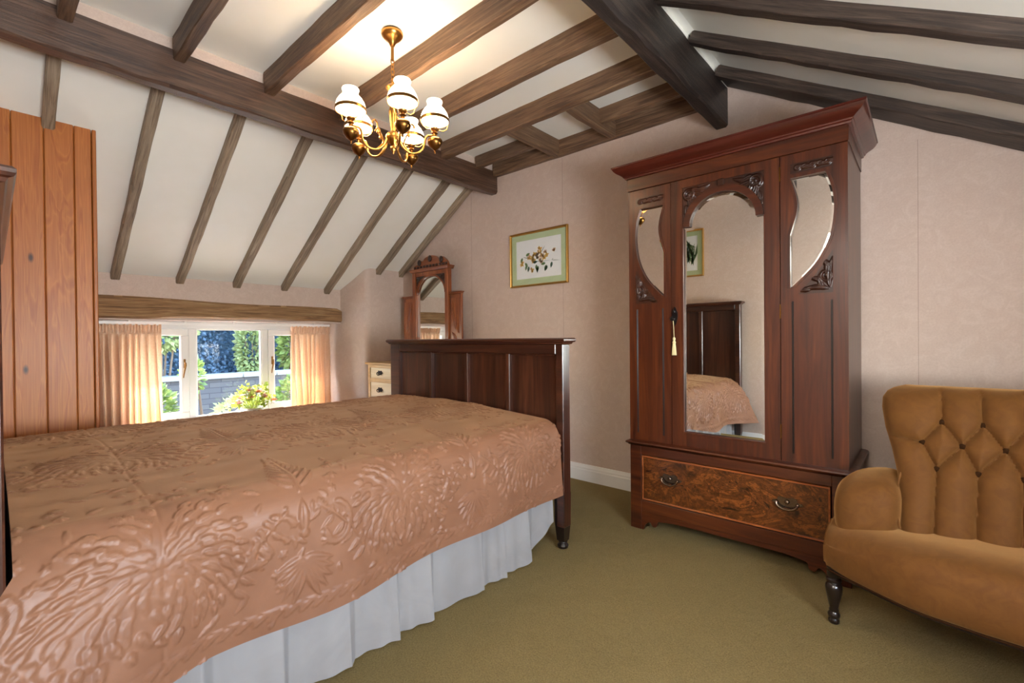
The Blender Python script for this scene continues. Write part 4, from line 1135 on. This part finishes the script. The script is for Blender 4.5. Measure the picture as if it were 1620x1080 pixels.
def arm_parts(a):
    ca, sa = math.cos(a), math.sin(a)
    P = lambda r, z: (CX+r*ca, CY+r*sa, z)
    pts = [P(r, z) for r, z in [tuple(q) for q in curve_pts([(.030, 2.172), (.045, 2.125), (.085, 2.088), (.130, 2.090), (.158, 2.120), (.163, 2.155), (.175, 2.176), (.200, 2.178), (.214, 2.178)], 4)]]
    arm = obj('arm', MB().tube(pts, .0062, 8), M['brass'], ch, smooth=60)
    sc = MB()
    sc.tube([P(r, z) for r, z in [tuple(q) for q in curve_pts([(.085, 2.092), (.055, 2.13), (.065, 2.17), (.082, 2.195), (.084, 2.222), (.096, 2.236), (.108, 2.226)], 4)]], [.004]*12+[.0045]*13, 6)
    sc.sphere(P(.108, 2.222), .007, 8, 6).sphere(P(.080, 2.18), (.008, .008, .012), 8, 6)
    obj('scroll', sc, M['brass'], arm, smooth=60)
    c = (CX+.215*ca, CY+.215*sa, 0)
    obj('font', MB().lathe([(.002, 2.086), (.005, 2.092), (.004, 2.100), (.014, 2.108), (.024, 2.116), (.036, 2.132), (.040, 2.146), (.036, 2.158), (.024, 2.165), (.012, 2.170), (.010, 2.185), (.017, 2.190), (.012, 2.198), (.010, 2.206)], c, 20), M['brass_dark'], arm, smooth=50)
    g = MB().lathe([(.010, 2.200), (.020, 2.206), (.022, 2.214), (.012, 2.218)], c, 16)
    for k in range(4):
        b = a+k*math.pi/2+.4
        g.tube([(c[0]+r*math.cos(b), c[1]+r*math.sin(b), z) for r, z in ((.020, 2.210), (.045, 2.208), (.064, 2.222), (.0725, 2.250))], .0022, 6)
    obj('gallery', g, M['brass'], arm, smooth=50)
    bd_ = MB()
    bd_.lathe([(.0722, 2.248), (.0745, 2.248), (.0755, 2.255), (.0745, 2.263), (.0722, 2.263)], c, 32)
    bd_.f = bd_.f[:-2]
    obj('shade_band', bd_, M['brass'], arm, smooth=50)
    pr_ = [(.0705, 2.250), (.0720, 2.258), (.0715, 2.270), (.066, 2.289), (.055, 2.308), (.043, 2.321), (.037, 2.329), (.0355, 2.336), (.038, 2.345), (.041, 2.352), (.0395, 2.357)]
    sh = MB(); sh.lathe(pr_+[(r-.003, z) for r, z in pr_[::-1]], c, 32); sh.f = sh.f[:-2]
    nn_ = 32; last = (len(pr_)*2-1)*nn_
    sh.f += [(last+j, last+(j+1) % nn_, (j+1) % nn_, j) for j in range(nn_)]
    obj('shade', sh, M['opal'], arm, smooth=60, label='white opal glass shade')
    obj('bulb', MB().lathe([(.010, 2.214), (.013, 2.225), (.016, 2.245), (.012, 2.265), (.004, 2.275)], c, 14), M['bulb'], arm, smooth=60)
    d = bpy.data.lights.new('lamp_light', 'POINT'); d.energy = 2.1; d.color = (1.0, .74, .47); d.shadow_soft_size = .03
    o = bpy.data.objects.new('lamp_light', d); COL.objects.link(o); o.location = (c[0], c[1], 2.288)
for a_deg in (-104.0, -22.2, 43.1, -158.0, 118.7): arm_parts(math.radians(a_deg))

# ------------------------------------------------------------------ velvet settee
st = thing('settee', 'gold velvet button-back settee with turned dark legs beside the wardrobe', 'settee', (.25, 2.3, 0))
XC = .25
# seat
def yfront(u):
    return float(np.interp(abs(u), [0, .12, .245, .30, .36, .45, .52, .56], [1.958, 1.968, 1.992, 2.012, 2.048, 2.11, 2.155, 2.19]))
ux = np.linspace(-1, 1, 81); us = .558*np.sign(ux)*(1-(1-np.abs(ux))**1.5)
P = []
for u in us:
    e = max(0.0, 1-((abs(u))/.558)**8); yf = yfront(u)+.02*(1-e)
    crown = .338+.072*(1-(abs(u)/.558)**2.2)
    zb = .206+.016*(1-(abs(u)/.5)**2 if abs(u) < .5 else 0)
    q = e**.5
    base_ = [(yf+.02, zb), (yf+.004, zb), (yf-.006, zb+.012), (yf-.014, zb+.05), (yf-.014, zb+.09), (yf-.006, crown-.045), (yf+.014, crown-.018), (yf+.05, crown), (yf+.12, crown+.008), (yf+.22, crown+.002), (2.46-.04*(abs(u) > .44), crown-.03), (2.54-.09*(abs(u) > .44), crown-.05)]
    cs = curve_pts(base_, 4)
    P.append([(XC+u, y, max(z, .2) if abs(u) < .55 else .27+(z-.27)*.80) for y, z in cs])
mb = MB(); mb.grid(P)
mb.box(XC-.46, XC+.46, 2.2, 2.55, .20, .30, .01)
obj('seat', mb, M['velvet'], st, smooth=60, recalc=False)
obj('seat_rail', MB().loft([[(XC+u, yfront(u)+.004, .196+.012*max(0, 1-(abs(u)/.5)**2)), (XC+u, yfront(u)+.004, .214+.012*max(0, 1-(abs(u)/.5)**2)), (XC+u, yfront(u)+.05, .25), (XC+u, yfront(u)+.05, .196)] for u in np.linspace(-.535, .535, 41)]), M['black_lacquer'], st, recalc=True)
gim = MB().tube([(XC+u, yfront(u)-.006, .209+.012*max(0, 1-(abs(u)/.5)**2)) for u in np.linspace(-.545, .545, 61)], .004, 6)
obj('piping', gim, M['button'], st, smooth=60)
# buttoned back: closed cushion grown on a grid
zb0, zt0 = .36, .912
BT = []
for r_, z_, off in ((0, .784, 0.), (1, .703, .5), (2, .613, 0.)):
    for k in range(-4, 5):
        x = .044+.1115*k-(.056 if off else .008*r_)
        if (-.05 if off else .0) < x < (.56 if off else .50): BT.append((x, z_))
def segs():
    out = []
    for i, a in enumerate(BT):
        for b in BT[i+1:]:
            if .04 < abs(a[1]-b[1]) < .12 and abs(a[0]-b[0]) < .075: out.append((a, b))
    for x, z in BT:
        if z > .75: out.append(((x, z), (x+.0, .93)))
        if z < .65: out.append(((x, z), (x-.012, .34)))
    l = min((b for b in BT if .68 < b[1] < .73), key=lambda b: b[0]); out.append((l, (-.16, l[1]+.012)))
    rr_ = max((b for b in BT if .68 < b[1] < .73), key=lambda b: b[0]); out.append((rr_, (.66, rr_[1]+.012)))
    return out
SG = segs()
nu_, nv_ = 171, 121
A, B = np.meshgrid(np.linspace(-1, 1, nu_), np.linspace(0, 1, nv_))
A2 = np.sign(A)*(1-(1-np.abs(A))**1.35)
Zb = zb0+(zt0-zb0)*(1-(1-B)**1.25)
hw = np.interp(Zb, [.36, .50, .58, .66, .74, .82, .86, .885, .90, .912], [.325, .330, .338, .355, .378, .390, .388, .374, .352, .315])
Xb = XC+A2*hw
yc = 2.44+.30*(Zb-.60)
edge_a = np.clip(1-np.abs(A2)**7, 0, 1)**.5
edge_z = np.clip(1-np.clip((Zb-.60)/(zt0-.60), 0, 1)**7, 0, 1)**.5
wrap = -.07*np.abs(A2)**3*np.clip((.72-Zb)/.3, 0, 1)
D = np.zeros_like(Xb)
for (x0, z0), (x1, z1) in SG:
    dx, dz = x1-x0, z1-z0; L2 = dx*dx+dz*dz
    t = np.clip(((Xb-x0)*dx+(Zb-z0)*dz)/L2, 0, 1)
    dist = np.hypot(Xb-x0-t*dx, Zb-z0-t*dz)
    D = np.maximum(D, .024*np.exp(-(dist/.008)**1.2)+.018*np.exp(-(dist/.034)**2))
for x, z in BT:
    dist = np.hypot(Xb-x, Zb-z); D = np.maximum(D, .040*np.exp(-(dist/.020)**1.5))
TT = .105
Yf = yc+wrap-TT*edge_a*edge_z+D*edge_a*np.clip(edge_z*1.2, 0, 1)
Yb = yc+.03+.05*np.abs(A2)*0
fr_ = np.stack([Xb, Yf, Zb], -1); bk = np.stack([Xb, np.maximum(Yb, Yf+.004), Zb], -1)
mb = MB(); mb.grid(fr_.tolist()); n0 = len(mb.v); mb.grid(bk[:, ::-1].tolist())
# close the rim
def idxf(i, j): return i*nu_+j
def idxb(i, j): return n0+i*nu_+(nu_-1-j)
for i in range(nv_-1):
    mb.f.append((idxf(i, 0), idxf(i+1, 0), idxb(i+1, 0), idxb(i, 0))); mb.f.append((idxf(i+1, nu_-1), idxf(i, nu_-1), idxb(i, nu_-1), idxb(i+1, nu_-1)))
for j in range(nu_-1):
    mb.f.append((idxf(nv_-1, j), idxf(nv_-1, j+1), idxb(nv_-1, j+1), idxb(nv_-1, j)))
back = obj('backrest', mb, M['velvet'], st, smooth=75)
for x, z in BT:
    q_ = np.argmin((Xb-x)**2+(Zb-z)**2); yb_ = float(Yf.ravel()[q_])-.002
    obj('button', MB().sphere((x, yb_-.002, z), (.0105, .007, .0105), 10, 6), M['button'], back, smooth=60)
# padded arms
for sg in (-1, 1):
    n_, m_ = 40, 28; rings = []
    for i in range(m_+1):
        th = -math.pi/2+math.pi*i/m_
        ring = []
        for k in range(n_):
            ph_ = 2*math.pi*k/n_
            se = lambda v, p: math.copysign(abs(v)**p, v)
            cx_ = se(math.cos(th), .62)*se(math.cos(ph_), .75); cz_ = se(math.cos(th), .62)*se(math.sin(ph_), .72); cy_ = se(math.sin(th), .62)
            x_ = .108*cx_; z_ = .122*cz_; y_ = .140*cy_
            zz_ = .445+z_+.025*(y_/.14)+.012*(x_/.108)*-1*0
            lean = .018*(z_/.128)
            ring.append((XC+sg*(.428+x_+lean*0-.05*max(0, y_/.14)*.8), 2.352+y_, zz_+.022*(-x_/.108)))
        rings.append(ring)
    a_ = MB(); a_.loft(rings)
    obj('arm', a_, M['velvet'], st, smooth=180, recalc=True)
    # welt where arm meets back
    obj('arm_piping', MB().tube([(XC+sg*(.325+.012*math.sin(t*3.1)), 2.245+.11*t, .40+.185*t) for t in np.linspace(0, 1, 10)], .004, 6), M['velvet'], st, smooth=60)
for sg in (-1, 1):
    lx = XC+sg*.522
    obj('front_leg', MB().lathe([(.016, 0), (.019, .004), (.019, .014), (.016, .020), (.020, .026), (.021, .036), (.015, .046), (.017, .052), (.014, .060), (.019, .080), (.027, .118), (.029, .138), (.027, .150), (.019, .158), (.026, .164), (.026, .172), (.019, .178), (.023, .184), (.023, .215)], (lx, 2.182, 0), 20), M['black_lacquer'], st, smooth=40)
    rl = MB(); rl.loft([[(lx*0+XC+sg*q-w, y-w, z), (XC+sg*q+w, y-w, z), (XC+sg*q+w, y+w, z), (XC+sg*q-w, y+w, z)] for z, q, y, w in ((0, .44, 2.64, .014), (.12, .43, 2.58, .017), (.24, .42, 2.53, .02))])
    obj('rear_leg', rl, M['black_lacquer'], st, smooth=30)

# ------------------------------------------------------------------ curtains
def curtain(y0, y1, label, seed, lean):
    r = random.Random(seed); ny, nz = 200, 46; P = []
    nf = 5 if y1-y0 > .45 else 4
    ph0 = r.uniform(0, 6)
    for k in range(nz+1):
        f = k/nz; z = 1.262-(1.262-.412)*f; row = []
        for j in range(ny+1):
            t = j/ny; tt = t+.012*math.sin(t*17+seed)
            y = y0+(y1-y0)*t
            y += lean*f*(t)*.9
            fw_ = math.sin(tt*nf*2*math.pi+ph0+.5*math.sin(f*2+t*9))
            fold = (1-abs(fw_)**.7)*1.7-.9+.30*math.sin(tt*nf*3.7*math.pi+1.3+f)
            if f < .085:   # gathered heading with a frill
                amp = .014; x = .014+amp*math.sin(tt*nf*9*math.pi)+.008*math.sin(tt*nf*2*math.pi+ph0)
                if f < .03: x *= 1.5
                zz = z+(.006*math.sin(tt*nf*5*math.pi) if f < .02 else 0)
            else:
                amp = .026+.028*min(1, (f-.085)/.2); x = amp*fold; zz = z
            x += .01*f
            row.append((-4.822+x, y, zz))
        P.append(row)
    c = thing('curtain', label, 'curtain', (-4.83, (y0+y1)/2, .41))
    mb_ = MB(); mb_.grid(P); o = obj('drape', mb_, M['curtain'], c, smooth=180)
    tp = MB(); 
    tp.tube([(-4.822+.020*math.sin(j/60*nf*2*math.pi), y0+(y1-y0)*j/60, 1.19) for j in range(61)], .0035, 5)
    obj('heading_tape', tp, M['curtain'], c, smooth=60)
curtain(.465, .960, 'peach damask curtain beside the pine partition', 2, .015)
curtain(2.03, 2.445, 'peach damask curtain next to the corner pier', 5, -.01)

# ------------------------------------------------------------------ leaves
def leaf_cloud(pts, size, seed, tilt=1.0, elong=1.5):
    r = np.random.default_rng(seed); n_ = len(pts); pts = np.array(pts)
    d1 = r.normal(size=(n_, 3)); d1 /= np.linalg.norm(d1, axis=1, keepdims=True)
    d2 = np.cross(d1, r.normal(size=(n_, 3))); d2 /= np.linalg.norm(d2, axis=1, keepdims=True)
    nn_ = np.cross(d1, d2)
    s_ = size*r.uniform(.6, 1.3, size=(n_, 1))
    V = np.concatenate([pts, pts+d1*s_*.5*elong+d2*s_*.5+nn_*s_*.12, pts+d1*s_*elong, pts+d1*s_*.5*elong-d2*s_*.5+nn_*s_*.12], 1).reshape(-1, 3)
    F_ = [(4*i, 4*i+1, 4*i+2, 4*i+3) for i in range(n_)]
    return V, F_
# flower bowl on the sill
fb = thing('flower_arrangement', 'bowl of pink and white flowers with green leaves on the window sill', 'flowers', (-4.79, 1.655, .408))
FX, FY = -4.79, 1.655
obj('bowl', MB().lathe([(.03, .408), (.045, .41), (.05, .418), (.085, .455), (.098, .49), (.094, .49), (.08, .458), (.04, .425)], (FX, FY, 0), 24), M['ceramic'], fb, smooth=50)
r = random.Random(9)
sm_ = MB(); lp = []
for k in range(46):
    a = r.uniform(0, 6.28); el = r.uniform(.15, 1.0); R_2 = r.uniform(.12, .185)
    tip = (FX+R_2*math.cos(a)*(1-el*.55)*.8, FY+R_2*math.sin(a)*(1-el*.55)*1.25, .49+el*.20)
    sm_.tube([(FX+.02*math.cos(a), FY+.02*math.sin(a), .45), ((FX+tip[0])/2, (FY+tip[1])/2, .45+(tip[2]-.42)*.6), tip], .0018, 5)
    for q in range(9): lp.append((tip[0]+r.gauss(0, .018), tip[1]+r.gauss(0, .018), tip[2]+r.gauss(0, .018)))
obj('stems', sm_, M['flower_leaf'], fb)
obj('leaves', leaf_cloud(lp, .028, 4), M['flower_leaf'], fb, kind='stuff')
def bloom(c, rad, mat):
    b = MB()
    for layer in range(3):
        for k in range(6+layer*2):
            a = 2*math.pi*k/(6+layer*2)+layer*.4; R3 = rad*(.35+.32*layer); u = 1.0-.35*layer
            d = (math.cos(a), math.sin(a))
            p = [(c[0], c[1], c[2]-.004), (c[0]+d[0]*R3*.6-d[1]*R3*.45, c[1]+d[1]*R3*.6+d[0]*R3*.45, c[2]+rad*.5*u), (c[0]+d[0]*R3, c[1]+d[1]*R3, c[2]+rad*.6*u), (c[0]+d[0]*R3*.6+d[1]*R3*.45, c[1]+d[1]*R3*.6-d[0]*R3*.45, c[2]+rad*.5*u)]
            b.add(p, [(0, 1, 2, 3)])
    return obj('bloom', b, mat, fb)
for k in range(22):
    a = r.uniform(0, 6.28); rr_ = r.uniform(.02, .15)
    bloom((FX+.8*rr_*math.cos(a)+.03, FY+1.2*rr_*math.sin(a), .54+.13*(1-rr_/.16)+r.uniform(-.02, .02)), r.uniform(.026, .040), M[('petal_pink', 'petal_white', 'petal_apricot')[k % 3]])

# ------------------------------------------------------------------ garden outside
obj('garden_ground', MB().box(-16, -5.26, -8, 14, -.9, -.6), M['lawn'], label='pale paved ground outside the window', cat='ground', kind='structure')
gw = thing('garden_wall', 'low stone garden wall with pale coping outside the window', 'garden wall', (-8.6, 3, -.6))
obj('masonry', MB().box(-8.85, -8.55, -4, 9, -.6, .52), M['stone'], gw, grain=1)
yy = -4.0
while yy < 9:
    w_ = random.uniform(.5, .8); obj('coping_stone', MB().box(-8.9, -8.48, yy, yy+w_-.01, .52, .585, .012), M['coping'], gw); yy += w_
def shrub(name, label, c, rad, n_, size, mat, seed, stem=True, group=None):
    g = np.random.default_rng(seed); d = g.normal(size=(n_, 3)); d /= np.linalg.norm(d, axis=1, keepdims=True)
    rr2 = g.uniform(.55, 1.0, size=(n_, 1))**.6
    P_2 = np.array(c)+d*rr2*np.array(rad)
    t_2 = thing(name, label, 'plant', (c[0], c[1], -.6), group)
    obj('foliage', leaf_cloud(P_2, size, seed), M[mat], t_2, kind='stuff')
    if stem:
        s2 = MB()
        for k in range(5):
            a = k*1.25; s2.tube([(c[0], c[1], -.6), (c[0]+.1*math.cos(a), c[1]+.1*math.sin(a), (c[2]-.6)/2), (c[0]+rad[0]*.5*math.cos(a), c[1]+rad[1]*.5*math.sin(a), c[2]+rad[2]*.3)], [.03, .02, .008], 6)
        obj('stems', s2, M['bark'], t_2)
# clipped hedge behind the wall
g = np.random.default_rng(2); n_ = 90000
P2 = np.column_stack([g.normal(-10.2, .10, n_), g.uniform(-3.5, 8.5, n_), g.uniform(-.5, 3.6, n_)])
P2[:, 0] += .10*np.sin(P2[:, 1]*3.1)+.08*np.sin(P2[:, 2]*4)
hd = thing('hedge', 'tall dark clipped hedge behind the garden wall', 'hedge', (-10.6, 2.5, -.6))
obj('foliage', leaf_cloud(P2, .05, 5), M['leaf_hedge'], hd, kind='stuff')
obj('core', MB().box(-11.2, -10.3, -3.5, 8.5, -.6, 3.5), plain('hedge_core', (62, 82, 94), .95), hd)  # core follows the leaf colour with its painted blue cast
shrub('climbing_shrub', 'sunlit pale climber standing up against the hedge, behind the bowl of flowers', (-9.62, 3.30, 1.0), (.18, .20, .75), 1500, .07, 'leaf_pale', 21)
shrub('climbing_shrub', 'leafy yellow-green climber beside the right mullion', (-9.3, 3.98, 1.05), (.22, .22, .6), 900, .09, 'leaf_green', 22)
shrub('garden_bush', 'green bush low in the left window light', (-7.2, 1.25, .20), (.30, .32, .42), 800, .06, 'leaf_green', 23)
shrub('garden_bush', 'pale leafy bush high in the left window light', (-9.05, 1.78, 1.32), (.28, .45, .32), 900, .08, 'leaf_pale', 24)
shrub('garden_bush', 'silvery bush behind the flower bowl', (-6.6, 2.12, .18), (.2, .28, .22), 420, .05, 'leaf_pale', 25)
shrub('garden_bush', 'bush in the right window light', (-7.6, 3.30, .25), (.28, .28, .3), 700, .06, 'leaf_green', 26)
shrub('garden_bush', 'tall green shrub against the hedge in the right window light', (-9.35, 4.98, 1.0), (.2, .25, .7), 1200, .08, 'leaf_green', 27)
shrub('garden_bush', 'small bush showing beside the left mullion', (-7.0, 1.72, .66), (.10, .08, .24), 150, .055, 'leaf_green', 28)
